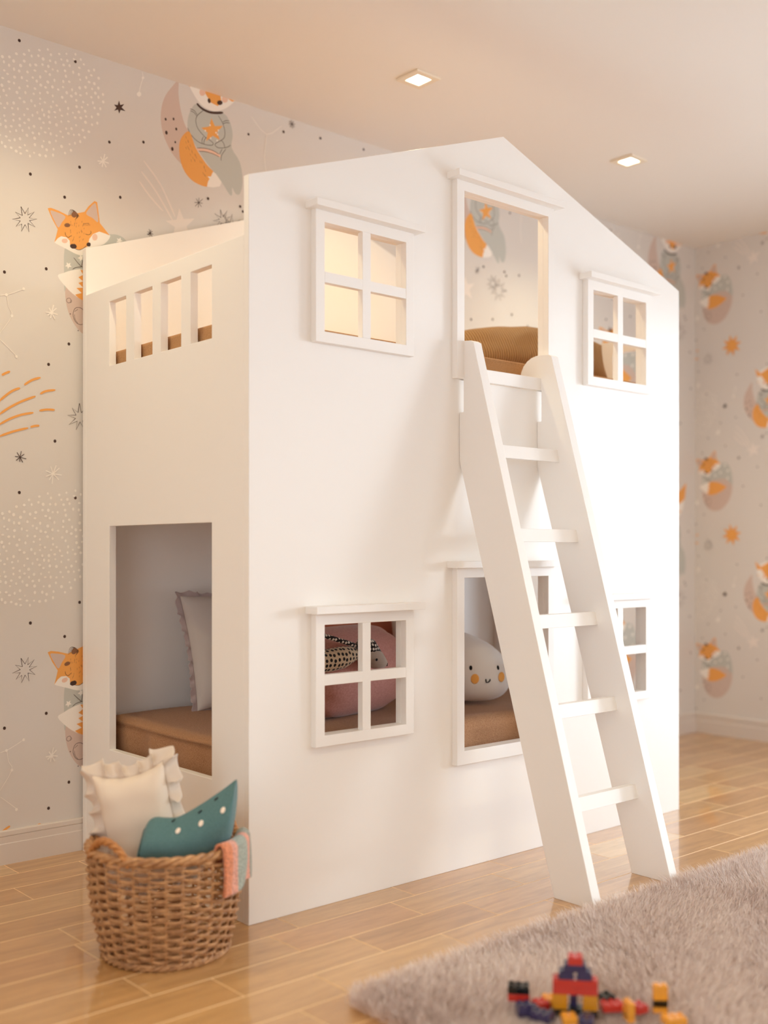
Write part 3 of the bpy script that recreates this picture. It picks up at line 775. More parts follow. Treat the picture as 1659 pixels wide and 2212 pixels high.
('l','K',2.2,[(-208,1304),(-187,1300)]),
('l','K',2.2,[(-208,1304),(-199,1288)]),
('l','K',2.2,[(-208,1304),(-209,1289)]),
('l','K',2.2,[(-208,1304),(-221,1293)]),
('l','K',2.2,[(-208,1304),(-225,1306)]),
('l','K',2.2,[(-208,1304),(-218,1319)]),
('l','K',2.2,[(-208,1304),(-204,1324)]),
('l','K',2.2,[(-208,1304),(-194,1315)]),
('l','W',3.2,[(-96,1256),(-66,1253)]),
('l','W',3.2,[(-96,1256),(-76,1237)]),
('l','W',3.2,[(-96,1256),(-99,1223)]),
('l','W',3.2,[(-96,1256),(-109,1235)]),
('l','W',3.2,[(-96,1256),(-121,1246)]),
('l','W',3.2,[(-96,1256),(-121,1265)]),
('l','W',3.2,[(-96,1256),(-104,1280)]),
('l','W',3.2,[(-96,1256),(-85,1284)]),
('l','W',3.2,[(-96,1256),(-74,1276)]),
('l','K',2.7,[(-3,1497),(4,1466),(28,1489),(12,1459),(39,1461),(12,1449),(37,1432),(9,1439),(15,1410),(-1,1434),(-15,1407),(-11,1436),(-40,1422),(-17,1445),(-45,1453),(-15,1456),(-29,1479),(-8,1465),(-3,1497)]),
('l','W',2.0,[(-274,1817),(-243,1826),(-196,1850)]),
('l','W',2.0,[(-251,1820),(-246,1786),(-235,1757),(-274,1697)]),
('l','W',2.0,[(-274,1677),(-248,1655),(-215,1626)]),
('e','W',-253,1822,4.6,5.0),
('e','W',-196,1850,4.6,5.0),
('e','W',-235,1757,4.6,5.0),
('e','W',-220,1628,4.6,5.0),
('l','W',4,[(-101,1787),(-80,1783)]),
('l','W',4,[(-101,1787),(-90,1767)]),
('l','W',4,[(-101,1787),(-105,1767)]),
('l','W',4,[(-101,1787),(-115,1776)]),
('l','W',4,[(-101,1787),(-121,1785)]),
('l','W',4,[(-101,1787),(-110,1801)]),
('l','W',4,[(-101,1787),(-94,1813)]),
('l','W',4,[(-101,1787),(-84,1804)]),
('p','O',0,[(289,1547),(238,1552),(252,1601),(212,1569),(187,1614),(182,1563),(133,1577),(165,1537),(120,1512),(171,1507),(157,1458),(197,1490),(222,1445),(227,1496),(276,1482),(244,1522)]),
('l','K',2.7,[(656,2205),(618,2208),(639,2240),(608,2219),(604,2253),(594,2218),(566,2246),(585,2210),(552,2212),(580,2198),(550,2176),(586,2186),(577,2149),(598,2178),(613,2153),(611,2183),(638,2173),(618,2195),(656,2205)]),
('e','K',500,2290,5.2,5.6),
('e','K',640,2290,5.2,5.6),
('e','K',740,2290,5.2,5.6),
('e','K',690,2100,5.2,5.6),
('e','K',560,2060,5.2,5.6),
('e','K',800,2060,5.2,5.6),
('e','K',900,2400,5.2,5.6),
('e','K',1080,2380,5.2,5.6),
('e','K',840,2620,5.2,5.6),
('e','K',1020,2640,5.2,5.6),
('e','K',980,2200,5.2,5.6),
('e','K',420,2040,5.2,5.6),
('e','K',300,1900,5.2,5.6),
('e','K',700,1900,5.2,5.6),
('e','K',1000,1900,5.2,5.6),
('e','K',600,1700,5.2,5.6),
('e','K',900,1650,5.2,5.6),
('e','K',450,1750,5.2,5.6),
('e','K',1150,1750,5.2,5.6),
('e','K',250,1300,5.2,5.6),
('e','K',500,1350,5.2,5.6),
('e','K',750,1400,5.2,5.6),
('e','K',1000,1350,5.2,5.6),
('e','K',850,1250,5.2,5.6),
('l','K',1.8,[(880,2660),(895,2663)]),
('l','K',1.8,[(880,2660),(888,2673)]),
('l','K',1.8,[(880,2660),(876,2675)]),
('l','K',1.8,[(880,2660),(866,2668)]),
('l','K',1.8,[(880,2660),(864,2656)]),
('l','K',1.8,[(880,2660),(871,2646)]),
('l','K',1.8,[(880,2660),(883,2644)]),
('l','K',1.8,[(880,2660),(893,2651)]),
('l','K',1.8,[(1130,2560),(1145,2563)]),
('l','K',1.8,[(1130,2560),(1138,2573)]),
('l','K',1.8,[(1130,2560),(1126,2575)]),
('l','K',1.8,[(1130,2560),(1116,2568)]),
('l','K',1.8,[(1130,2560),(1114,2556)]),
('l','K',1.8,[(1130,2560),(1121,2546)]),
('l','K',1.8,[(1130,2560),(1133,2544)]),
('l','K',1.8,[(1130,2560),(1143,2551)]),
('l','K',1.8,[(960,2500),(975,2503)]),
('l','K',1.8,[(960,2500),(968,2513)]),
('l','K',1.8,[(960,2500),(956,2515)]),
('l','K',1.8,[(960,2500),(946,2508)]),
('l','K',1.8,[(960,2500),(944,2496)]),
('l','K',1.8,[(960,2500),(951,2486)]),
('l','K',1.8,[(960,2500),(963,2484)]),
('l','K',1.8,[(960,2500),(973,2491)]),
('l','W',2.2,[(690,2640),(760,2590),(830,2640)]),
('l','W',2.2,[(760,2590),(750,2500),(760,2440)])]
# ------------------------------------------------------------------ the room
X0, X1, Y0, Y1, H = -3.0, 3.655, -3.7, 1.0, 2.68
def structure(o, **k): o['kind'] = 'structure'; return o
# floor: one mesh of bevelled planks lying on a sub-floor
mb = MB(); mb.cur = 1; mb.box(X0, X1, Y0, Y1, -.05, -.004); mb.cur = 0
PWID, PL = .139, .419
known = {0: .153, 1: .352, 2: .079, 7: .093, 8: -.005, 9: .149, 10: .342}
rnd = random.Random(3)
r = 0; y1 = .8705+PWID
while y1 > Y0:
    y0 = y1-PWID; off = known.get(r, rnd.random()*PL)
    x = X0-PL*2; x = off+math.floor((X0-off)/PL)*PL
    while x < X1:
        xa, xb, ya, yb = max(x, X0), min(x+PL, X1), max(y0, Y0), min(y1, Y1)
        if xb-xa > .002 and yb-ya > .002:
            b = .0016; d = .0011; g_ = .0003
            i = len(mb.v)
            mb.v += [(xa+g_, ya+g_, -d), (xb-g_, ya+g_, -d), (xb-g_, yb-g_, -d), (xa+g_, yb-g_, -d), (xa+b, ya+b, 0), (xb-b, ya+b, 0), (xb-b, yb-b, 0), (xa+b, yb-b, 0)]
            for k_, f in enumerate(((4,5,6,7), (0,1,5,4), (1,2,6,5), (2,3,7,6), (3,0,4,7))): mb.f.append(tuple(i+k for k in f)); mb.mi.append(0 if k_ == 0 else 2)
        x += PL
    y1 = y0; r += 1
structure(mb.build('floor', [M['wood'], M['plank_gap'], M['edge_highlight']]))
mb = MB(); mb.box(X0-.1, X1+.1, Y0-.1, Y1+.1, H, H+.1); structure(mb.build('ceiling', M['ceiling']))

PKEYS = ['wallpaper']+['print_'+k for k in ('O', 'W', 'G', 'M', 'B', 'K', 'S', 'PK')]
def print_on(mb, place, skip, scale):
    """draws every printed motif as flat inks on the paper; place(u, v, layer) -> point; u, v in metres of the repeat"""
    layer = 0; prev = None
    for idx, e in enumerate(PRINT):
        key = (e[0], e[1])
        if idx in RESET: layer = 0
        if key != prev: layer += 1
        prev = key; layer += .15
        mb.cur = PKEYS.index('print_'+e[1])
        if e[0] == 'e':
            _, c, a, b, rx, rz = e
            pts = [(a+rx*math.cos(t*PI/4), b+rz*math.sin(t*PI/4)) for t in range(8)]; polys = [pts]
        elif e[0] == 'p':
            pts = catmull(e[3], 3) if e[2] else e[3]; polys = [pts]
        else:
            wd = e[2]/2*(1.0 if scale == 1 else 1.25); p = smooth_line(e[3], 3) if len(e[3]) < 16 else e[3]; L = []; R = []
            for i in range(len(p)):
                a = p[max(i-1, 0)]; b = p[min(i+1, len(p)-1)]; dx, dy = b[0]-a[0], b[1]-a[1]; l = math.hypot(dx, dy) or 1
                k = wd*(.55 if (i in (0, len(p)-1) and len(p) > 2) else 1)
                L.append((p[i][0]-dy/l*k, p[i][1]+dx/l*k)); R.append((p[i][0]+dy/l*k, p[i][1]-dx/l*k))
            polys = [[L[i], L[i+1], R[i+1], R[i]] for i in range(len(p)-1)]
        for pts in polys:
            q = [place(u/1000, v/1000, layer) for u, v in pts]
            if skip(q): continue
            ar = sum(pts[i-1][0]*pts[i][1]-pts[i][0]*pts[i-1][1] for i in range(len(pts)))
            if ar < 0: q.reverse()
            mb.quad(*q)
RESET = set(i for i, e in enumerate(PRINT) if i and e[0] == 'p' and e[1] == 'M' and len(e[3]) > 20)
T = 1.455
# back wall (wallpapered)
mb = MB(); mb.box(X0-.1, X1+.1, Y1, Y1+.1, -.05, H+.02)
for i in (-2, -1, 0, 1, 2):
    for j in (0, -1):
        print_on(mb, lambda u, v, l, i=i, j=j: (u+i*T, Y1-.0001-.000016*l, v+j*1.46), lambda q: any(p[0] < X0 or p[0] > X1 or p[2] < .1 for p in q) or all(p[2] > H for p in q), 1)
wb = mb.build('wall_back', [M[k] for k in PKEYS]); structure(wb)
# right wall (wallpapered, with the window opening)
mb = MB()
mb.box(X1, X1+.1, Y0-.1, WY0, -.05, H+.02); mb.box(X1, X1+.1, WY1, Y1, -.05, H+.02); mb.box(X1, X1+.1, WY0, WY1, -.05, WZ0); mb.box(X1, X1+.1, WY0, WY1, WZ1, H+.02)
S2 = .70
for i in range(-1, 5):
    for j in (1, 0, -1, -2):
        print_on(mb, lambda u, v, l, i=i, j=j: (X1-.0001-.000016*l, .922-(u+.01)*S2-i*T*S2, (v-2.07)*S2+2.49+j*1.022),
                 lambda q: any(p[2] < .1 or p[1] > Y1 or p[1] < Y0 for p in q) or all(p[2] > H for p in q) or any(WY0-.05 < p[1] < WY1+.05 and WZ0-.05 < p[2] < WZ1+.05 for p in q), .7)
structure(mb.build('wall_right', [M[k] for k in PKEYS]))
ly0, ly1, lz0, lz1 = -3.3, -1.3, .25, 2.05
mb = MB(); mb.box(X0-.1, X0, Y0-.1, ly0, -.05, H+.02); mb.box(X0-.1, X0, ly1, Y1, -.05, H+.02); mb.box(X0-.1, X0, ly0, ly1, -.05, lz0); mb.box(X0-.1, X0, ly0, ly1, lz1, H+.02); structure(mb.build('wall_left', M['plain_wall']))
fx0, fx1, fz0, fz1 = 1.6, 3.5, .65, 2.05
mb = MB(); mb.box(X0, fx0, Y0-.1, Y0, -.05, H+.02); mb.box(fx1, X1, Y0-.1, Y0, -.05, H+.02); mb.box(fx0, fx1, Y0-.1, Y0, -.05, fz0); mb.box(fx0, fx1, Y0-.1, Y0, fz1, H+.02)
structure(mb.build('wall_front', M['plain_wall']))
# daylight window on the right; the front and left ones are added for fill
def room_window(n, frame, a0, a1, z0, z1, c):
    t = empty('window_%d' % n); t['kind'] = 'structure'; m_ = (a0+a1)/2
    o = plate('window_frame', rect(a0, a1, z0, z1), [rect(a0+.05, m_-.02, z0+.05, z1-.05), rect(m_+.02, a1-.05, z0+.05, z1-.05)], .05, M['window_frame'], t, (frame, c))
    mb = MB()
    if frame == 'YZ': mb.quad((c, a0+.05, z0+.05), (c, a1-.05, z0+.05), (c, a1-.05, z1-.05), (c, a0+.05, z1-.05))
    else: mb.quad((a0+.05, c, z0+.05), (a1-.05, c, z0+.05), (a1-.05, c, z1-.05), (a0+.05, c, z1-.05))
    mb.build('pane', M['glass'], t)
room_window(1, 'YZ', WY0, WY1, WZ0, WZ1, X1+.05)
room_window(2, 'XZ', fx0, fx1, fz0, fz1, Y0-.05)  # unseen, made up to go with the front fill light
room_window(3, 'YZ', ly0, ly1, lz0, lz1, X0-.05)  # unseen, made up to go with the left fill light
# baseboards
def baseboard(name, a, b, inward):
    a = Vector((*a, 0)); b = Vector((*b, 0)); n = Vector((*inward, 0)); mb = MB()
    prof = [(.014, 0), (.014, .066), (.0125, .068), (.0125, .0885), (.0105, .0895), (.0135, .092), (.013, .105), (.009, .108), (0, .108), (0, 0)]
    pts = [[p+n*d+Vector((0, 0, z)) for d, z in prof] for p in (a, b)]
    mb.grid(pts, closev=True); mb.quad(*pts[0]); mb.quad(*reversed(pts[1])); structure(mb.build(name, M['base']))
baseboard('baseboard_back', (X0, Y1), (X1, Y1), (0, -1)); baseboard('baseboard_right', (X1, Y1-.014), (X1, Y0), (-1, 0))
baseboard('baseboard_left', (X0, Y1-.014), (X0, Y0), (1, 0)); baseboard('baseboard_front', (X0+.014, Y0), (X1-.014, Y0), (0, 1))

# recessed ceiling lights
def downlight(x, y, label):
    t = empty('ceiling_light', (x, y, H)); tag(t, label, 'ceiling light', 'recessed ceiling spotlights')
    o = plate('frame', rect(-.056, .056, -.056, .056), [rect(-.033, .033, -.033, .033)], .008, M['lamp_ring'], t, ('XY', -.0042))
    mb = MB(); mb.box(-.033, .033, -.033, .033, -.0035, -.0005); mb.build('lens', M['lamp_lens'], t)
    l = bpy.data.lights.new('bulb', 'SPOT'); l.energy = SPOT*4*PI; l.color = (1.0, .85, .53); l.spot_size = math.radians(138); l.spot_blend = 1.0; l.shadow_soft_size = .03
    s = bpy.data.objects.new('bulb', l); C.objects.link(s); s.parent = t; s.location = (0, 0, -.045)
    return t
downlight(.998, .406, 'square recessed spotlight glowing above the house bed gable, nearer of the two in view')
downlight(2.235, .406, 'square recessed spotlight glowing near the far corner, further of the two in view')
for x, y in ((-1.48, .406), (-.245, .406), (-1.48, -2.07), (-.245, -2.07), (.998, -2.07), (2.235, -2.07)):
    downlight(x, y, 'square recessed spotlight in the ceiling out of view of the photo')
# ------------------------------------------------------------------ the house bed
bed = empty('house_bunk_bed', (0, 0, 0)); tag(bed, 'white house-shaped bunk bed with gabled front, cut-out windows and doors', 'bunk bed')
P_ = M['paint']; TH = .024; D = .98
wins = [(.24, .548, 1.616, 1.922), (1.442, 1.753, 1.616, 1.922), (.24, .548, .484, .794), (1.442, 1.753, .484, .794)]
doors = [(.796, 1.198, 1.541, 2.13), (.796, 1.198, .374, .917)]
gable = [(0, 0), (2, 0), (2, 2.008), (1, 2.357), (0, 2.008)]
plate('front_panel', gable, [rect(*w_) for w_ in wins]+[rect(*d_) for d_ in doors], TH, P_, bed, ('XZ', TH/2))
plate('back_panel', [(0, 0), (2, 0), (2, 1.56), (1.60, 1.56), (1.60, 2.148), (1, 2.357), (0, 2.008)], [], TH, P_, bed, ('XZ', D-TH/2))
so = (.183, .791, 1.596, 1.802); lo = (.183, .791, .363, 1.081)
for c in (TH/2, 2-TH/2):
    sp = plate('side_panel', rect(TH, D-TH, 0, 1.852), [rect(*so), rect(*lo)], TH, P_, bed, ('YZ', c))
    for a, b in ((.627, .679), (.464, .514), (.295, .347)):
        mb = MB(); s = c-.0125; mb.box(c-.012, c+.012, a, b, so[2]-.001, so[3]+.001); mb.build('slat', P_, sp)
# decks that carry the two mattresses
for z in (.30, 1.50):
    mb = MB(); mb.box(TH, 2-TH, TH, D-TH, z-.03, z); mb.build('deck', P_, bed)
F0, F1 = -.023, .0
def cap(x0, x1, z0, z1, parent):
    mb = MB(); mb.box(x0, x1, -.0546, 0, z0, z1); mb.build('window_cap', P_, parent, bevel=.0015)
for (a, b, z0, z1) in wins:
    f = plate('window_frame', rect(a-.032, b+.032, z0-.031, z1+.032), [rect(a, b, z0, z1)], .023, P_, bed, ('XZ', -.0115))
    cap(a-.052, b+.051, z1+.032, z1+.053, f)
    mx_ = (a+b)/2; mz = (z0+z1)/2
    mb = MB(); mb.box(mx_-.0155, mx_+.0155, -.0228, -.001, z0, z1); mb.build('upright_bar', P_, f, bevel=.0012)
    mb = MB(); mb.box(a, b, -.0225, -.0015, mz-.0152, mz+.0152); mb.build('cross_bar', P_, f, bevel=.0012)
a, b, z0, z1 = doors[0]
f = plate('door_frame', [(a-.033, z0), (a, z0), (a, z1), (b, z1), (b, z0), (b+.03, z0), (b+.03, z1+.031), (a-.033, z1+.031)], [], .023, P_, bed, ('XZ', -.0115)); cap(a-.055, b+.05, z1+.031, z1+.052, f)
a, b, z0, z1 = doors[1]
f = plate('door_frame', rect(a-.033, b+.03, z0-.043, z1+.031), [rect(a, b, z0, z1)], .023, P_, bed, ('XZ', -.0115)); cap(a-.055, b+.05, z1+.031, z1+.052, f)

# ------------------------------------------------------------------ ladder
lad = empty('ladder', (.98, -.25, 0)); tag(lad, 'white wooden ladder leaning on the house bed, hooked over the upper doorway', 'ladder')
head = [(.075, 1.5435), (.0755, 1.601)]
cy, cz, rr_ = .0, 1.58, .078
prof = [(-.385, 0), (-.530, 0), (-.062, 1.650), (-.050, 1.657), (-.02, 1.660), (.005, 1.659), (.025, 1.655), (.045, 1.645), (.061, 1.630), (.071, 1.612), (.0755, 1.592), (.0755, 1.543),
        (-.019, 1.543), (-.019, 1.440), (-.017, 1.4365), (-.0015, 1.4365), (-.0015, 1.285)]
for xa in (.795, 1.166):
    o = plate('rail', [(y+.25, z) for y, z in prof], [], .036, P_, lad, ('YZ', xa+.018-.98))
for y, z in ((-.018, 1.561), (-.093, 1.315), (-.172, 1.050), (-.249, .7855), (-.326, .521), (-.404, .257)):
    mb = MB(); dz = .0205; sh = .24 if z < 1.5 else 0
    i = 0
    y0_, y1_ = y, y+.024 if z < 1.5 else y+.0165
    pts = [(y0_-dz*sh+0, z-dz), (y0_+dz*sh, z+dz), (y1_+dz*sh, z+dz), (y1_-dz*sh, z-dz)]
    A = [(.831-.98, p[0]+.25, p[1]) for p in pts]; B = [(1.166-.98, p[0]+.25, p[1]) for p in pts]
    mb.grid([A, B], closev=True); mb.quad(*A); mb.quad(*reversed(B)); mb.build('rung', P_, lad, bevel=.0012)

# ------------------------------------------------------------------ mattresses and their covers
def soft_box(name, x0, x1, y0, y1, z0, z1, rad, m, parent, amp=.0, seed=0, n=70, mm=40, drape=0):
    """mattress body with rolled edges and soft creases"""
    mb = MB(); pts = []
    def prof(t):      # cross profile from bottom edge over top; returns inset & z fraction
        return t
    NX, NY = n, mm
    grid = []
    for i in range(NX+1):
        row = []
        u = -1+2*i/NX
        for j in range(NY+1):
            v = -1+2*j/NY
            # map square to top+sides: |u|>ue is the side
            def f(t, L):
                s = math.copysign(1, t); t = abs(t); e = .80
                if t < e: return s*t/e*(L-rad), 0
                q = (t-e)/(1-e); 
                if q < .45: a_ = q/.45*PI/2; return s*(L-rad+rad*math.sin(a_)), rad*(1-math.cos(a_))
                return s*L, rad+(q-.45)/.55*(z1-z0-rad)
            ax, dx = f(u, (x1-x0)/2); ay, dy = f(v, (y1-y0)/2)
            d = max(dx, dy); 
            x = (x0+x1)/2+ax; y = (y0+y1)/2+ay; z = z1-d
            nz = noise.noise(Vector((x*3+seed, y*3, z*4)))
            cr = noise.noise(Vector((x*9+seed, y*9, z*1.2)))
            if d < rad*.5: z += amp*.8*nz
            else:
                s = amp*(cr*.9+nz*.5)
                if dx >= dy: x += math.copysign(1, u)*(s-amp)
                if dy >= dx: y += math.copysign(1, v)*(s-amp)
            row.append((x, y, z))
        grid.append(row)
    mb.grid(grid); mb.quad(*[(x, y, z0) for x, y in ((x0+.01, y0+.01), (x1-.01, y0+.01), (x1-.01, y1-.01), (x0+.01, y1-.01))])
    return mb.build(name, m, parent, smooth=True)
mt = empty('mattress', (1, .5, 1.5)); tag(mt, 'brown sheeted mattress on the upper bunk level with the upper doorway', 'mattress', 'mattresses of the house bed')
o = soft_box('fitted_sheet', -.968, .968, -.413, .43, .001, .151, .012, M['brown_sheet'], mt, .0015, 3)
mt = empty('mattress', (1, .5, .3)); tag(mt, 'brown covered mattress on the lower bunk under the plush toys', 'mattress', 'mattresses of the house bed')
o = soft_box('fitted_cover', -.960, .960, -.455, .43, .001, .158, .05, M['brown_cover'], mt, .017, 11, 130, 70)
# ------------------------------------------------------------------ cushions and toys
def V3(*a): return Vector(a)
def frame(U, V):
    U = Vector(U).normalized(); V = Vector(V); V = (V-U*V.dot(U)).normalized(); return U, V, U.cross(V)
def cushion_pt(a, b, side, w, h, t, pinch, amp, seed, sag=0, pw=.5):
    x = a*w/2*(1-pinch*(1-b*b)*abs(a)**3); y = b*h/2*(1-pinch*(1-a*a)*abs(b)**3)
    th = t/2*max(0, (1-a**4)*(1-b**4))**pw*(1-.25*(a*a*b*b))
    r = noise.noise(Vector((x*14+seed, y*14, side*3)))*amp*(min(1, th/(t/2)*2) if t else 0)
    cr = noise.noise(Vector((x*5+seed*2, y*26+seed, side)))*amp*.5*(abs(b)**2+abs(a)**2)*(min(1, th/(t/2)*3) if t else 0)
    return x, y-sag*(1-a*a)*max(0, b), side*(th+r+cr)
def cushion(name, o, c, U, V, w, h, t, m, parent, pinch=.06, amp=.006, seed=0, n=36, warp=None, sag=0, pw=.5):
    """closed pillow form: two puffed faces meeting in a sewn edge"""
    U, V, N = frame(U, V); c = Vector(c); o = Vector(o); mb = MB()
    for side in (1, -1):
        g = []
        for i in range(n+1):
            row = []
            for j in range(n+1):
                a = math.sin(PI/2*(-1+2*i/n)); b = math.sin(PI/2*(-1+2*j/n))
                x, y, z = cushion_pt(a, b, side, w, h, t, pinch, amp, seed, sag, pw)
                p = c+U*x+V*y+N*z
                if warp: p = warp(p, a, b)
                row.append(p-o)
            g.append(row)
        if side < 0: g.reverse()
        mb.grid(g)
    return mb.build(name, m, parent, smooth=True, weld=True)
def frill(name, o, c, U, V, w, h, m, parent, pinch, width, waves, amp, seed=0, thick=.0015, n=420, sides=None, warp=None, sag=0):
    U, V, N = frame(U, V); c = Vector(c); o = Vector(o); mb = MB(); g = []; rn = random.Random(seed); ph = [rn.random()*6 for _ in range(6)]
    for i in range(n):
        s = i/n*4; k = int(s); q = s-k
        a, b = [(-1+2*q, -1), (1, -1+2*q), (1-2*q, 1), (-1, 1-2*q)][k]
        x, y, z = cushion_pt(a, b, 1, w, h, 0, pinch, 0, seed, sag)
        na, nb = [(0, -1), (1, 0), (0, 1), (-1, 0)][k]
        e = .12
        if q < e: t_ = .5+.5*q/e; pa, pb = [(0, -1), (1, 0), (0, 1), (-1, 0)][k-1]; na, nb = na*t_+pa*(1-t_), nb*t_+pb*(1-t_)
        if q > 1-e: t_ = .5+.5*(1-q)/e; pa, pb = [(0, -1), (1, 0), (0, 1), (-1, 0)][(k+1) % 4]; na, nb = na*t_+pa*(1-t_), nb*t_+pb*(1-t_)
        l = math.hypot(na, nb); na /= l; nb /= l
        th = i/n*2*PI; wv = math.sin(waves*th+1.6*math.sin(3*th+ph[0])+ph[1]); w2 = math.cos(waves*th+1.6*math.sin(3*th+ph[0])+ph[1]+.6)
        row = []
        for j in range(8):
            r = j/7; ww = width*(1+.22*math.sin(5*th+ph[2]))
            out = ww*r*(1-.28*abs(wv)*r); lat = amp*wv*r**.8; tang = amp*.7*w2*r
            p = c+U*(x+na*out-nb*tang)+V*(y+nb*out+na*tang)+N*(lat-.3*amp*r*math.sin(2*waves*th)); 
            if warp: p = warp(p, a, b)
            row.append(p-o)
        g.append(row)
    mb.grid(g, closeu=True)
    return mb.build(name, m, parent, smooth=True, solidify=thick)
def disc_on(name, o, p, nrm, up, rx, ry, m, parent, t=.0012):
    """a felt patch or eye lying on a soft surface"""
    nrm = Vector(nrm).normalized(); up = Vector(up); up = (up-nrm*up.dot(nrm)).normalized(); rt = up.cross(nrm); mb = MB(); g = []
    for i in range(5):
        q = i/4*PI/2; g.append([Vector(p)-Vector(o)+rt*rx*math.cos(q)*math.cos(k*PI/10)+up*ry*math.cos(q)*math.sin(k*PI/10)+nrm*t*math.sin(q) for k in range(20)])
    mb.grid(g, closev=True); mb.quad(*g[0]); return mb.build(name, m, parent, smooth=True)

# view direction helper for things leaning in the beds
# corduroy pillow on the upper bunk
o = (1.6, .38, 1.66)
t = empty('pillow', o); tag(t, 'long brown corduroy pillow on the upper bunk behind the upper doorway', 'pillow')
def bend(p, a, b): 
    return p+Vector((0, 0, .052*(1-a*a)))
cb = cushion('pillow_body', o, (1.53, .41, 1.73), (.86, -.50, .01), (.30, .35, 1), .72, .185, .12, M['corduroy'], t, .03, .007, 4, 44, warp=bend)

# grey linen pillow with frayed edge on the lower bunk
o = (.50, .80, .46)
t = empty('pillow', o); tag(t, 'grey linen pillow with a frayed mauve edge leaning inside the lower left side opening', 'pillow')
cushion('pillow_body', o, (.525, .795, .655), (1, 0, 0), (-.05, .30, 1), .46, .40, .14, M['grey_linen'], t, .05, .007, 2, 36)
frill('frayed_edge', o, (.525, .795, .655), (1, 0, 0), (-.05, .30, 1), .46, .40, M['grey_frill'], t, .05, .022, 30, .0055, 3)
# terracotta cushion, pink bolster, white plush, striped cushion
o = (1.05, .83, .46)
cb = cushion('cushion', (0, 0, 0), (1.07, .80, .70), (1, .03, 0), (0, .22, 1), .54, .50, .13, M['coral'], None, .05, .007, 7, 30); tag(cb, 'terracotta cushion leaning at the back of the lower bunk behind the pink bolster', 'cushion')
def bolster():
    mb = MB(); n, m_ = 64, 24; o_ = Vector((.66, .40, .46)); rot = Matrix.Rotation(math.radians(12), 3, 'Z'); g = []
    for i in range(n):
        th = 2*PI*i/n; row = []
        for j in range(m_+1):
            s = -PI/2+PI*j/m_; a = math.copysign(abs(math.sin(s))**.55, math.sin(s)); r = abs(math.cos(s))**.5
            x = .235*a; pl = .007*math.cos(th*11+math.sin(a*3))*max(0, abs(a)-.55)/.45
            rr = .150*r*(1+.03*math.sin(2*th))+pl*r
            y = math.cos(th)*rr*.86; z = math.sin(th)*rr
            z = max(z, -.140)
            q = rot @ Vector((x, y, z)); row.append(q+Vector((0, 0, .142)))
        g.append(row)
    mb.grid(g, closeu=True)
    ob = mb.build('bolster', M['pink'], None, smooth=True); ob.location = o_; return ob
bo = bolster(); tag(bo, 'dusty pink velvet bolster on the lower bunk behind the lower left window', 'bolster')
cb = cushion('cushion', (0, 0, 0), (1.275, .62, .605), (.9, -.05, .05), (-.05, .25, 1), .34, .32, .12, M['striped'], None, .06, .005, 9, 30); tag(cb, 'charcoal and white striped cushion peeking over the white plush on the lower bunk', 'cushion')
def set_uv(ob, fn):
    me = ob.data; uv = me.uv_layers.new(name='UVMap')
    for l in me.loops: uv.data[l.index].uv = fn(me.vertices[l.vertex_index].co)
set_uv(cb, lambda p: ((p.x*.9+p.z*.45), p.z))
# white plush with a face
def white_plush():
    o_ = Vector((1.185, .31, .461)); t = empty('plush_toy', o_); tag(t, 'round white plush with tiny face and orange cheeks on lower bunk', 'plush toy')
    F_ = Vector((.755, .656, 0)); R_ = Vector((.752, -.659, 0))   # away from / to the right of somebody looking in
    mb = MB(); n, m_ = 48, 30; g = []
    def P(th, s):
        # s 0..1 bottom to top ; teardrop leaning left at the top
        z = .0+.255*(1-math.cos(PI*s))/2
        w_ = math.sin(PI*s)**.62
        rx = .158*w_*(1-.18*s*s); ry = .105*w_*(1-.25*s*s)
        cx = -.055*s**2-.02*s
        z2 = z+.02*math.cos(th)*0
        lean = -.34*max(0, s-.35)*math.cos(th)*w_*.25
        q = R_*(cx+rx*math.cos(th))+F_*(ry*math.sin(th))+Vector((0, 0, z+lean+ .004))
        return q
    for j in range(m_+1):
        g.append([P(2*PI*k/n, j/m_) for k in range(n)])
    mb.grid(g, closev=True); b = mb.build('body', M['plush_white'], t, smooth=True)
    def on(px, pz):      # face point in metres right / up from the base, on the front surface
        best = None
        for i in range(0, 61):
            s = i/60
            for k in range(60, 120):
                th = 2*PI*k/120; q = P(th, s); dx = q.dot(R_)-px; dz = q.z-pz; d = dx*dx+dz*dz
                if best is None or d < best[0]: best = (d, q, th, s)
        d, q, th, s = best; e = .01
        nn = (P(th+e, s)-P(th-e, s)).cross(P(th, min(1, s+e))-P(th, max(0, s-e))); 
        if nn.dot(F_) > 0: nn = -nn
        return q, nn.normalized()
    for px, pz in ((-.018, .129), (.076, .128)):
        q, nn = on(px, pz); disc_on('eye', (0, 0, 0), q, nn, (0, 0, 1), .0055, .0085, M['black_felt'], t)
    for px, pz in ((-.006, .093), (.091, .092)):
        q, nn = on(px, pz); disc_on('cheek', (0, 0, 0), q, nn, (0, 0, 1), .015, .018, M['cheek'], t)
    pts = []
    for k in range(9):
        a = PI+PI*k/8; q, nn = on(.038+.010*math.cos(a), .089+.009*math.sin(a)); pts.append(q+nn*.003)
    mb = MB(); mb.tube(pts, .0022, 6); mb.build('mouth', M['black_felt'], t, smooth=True)
white_plush()
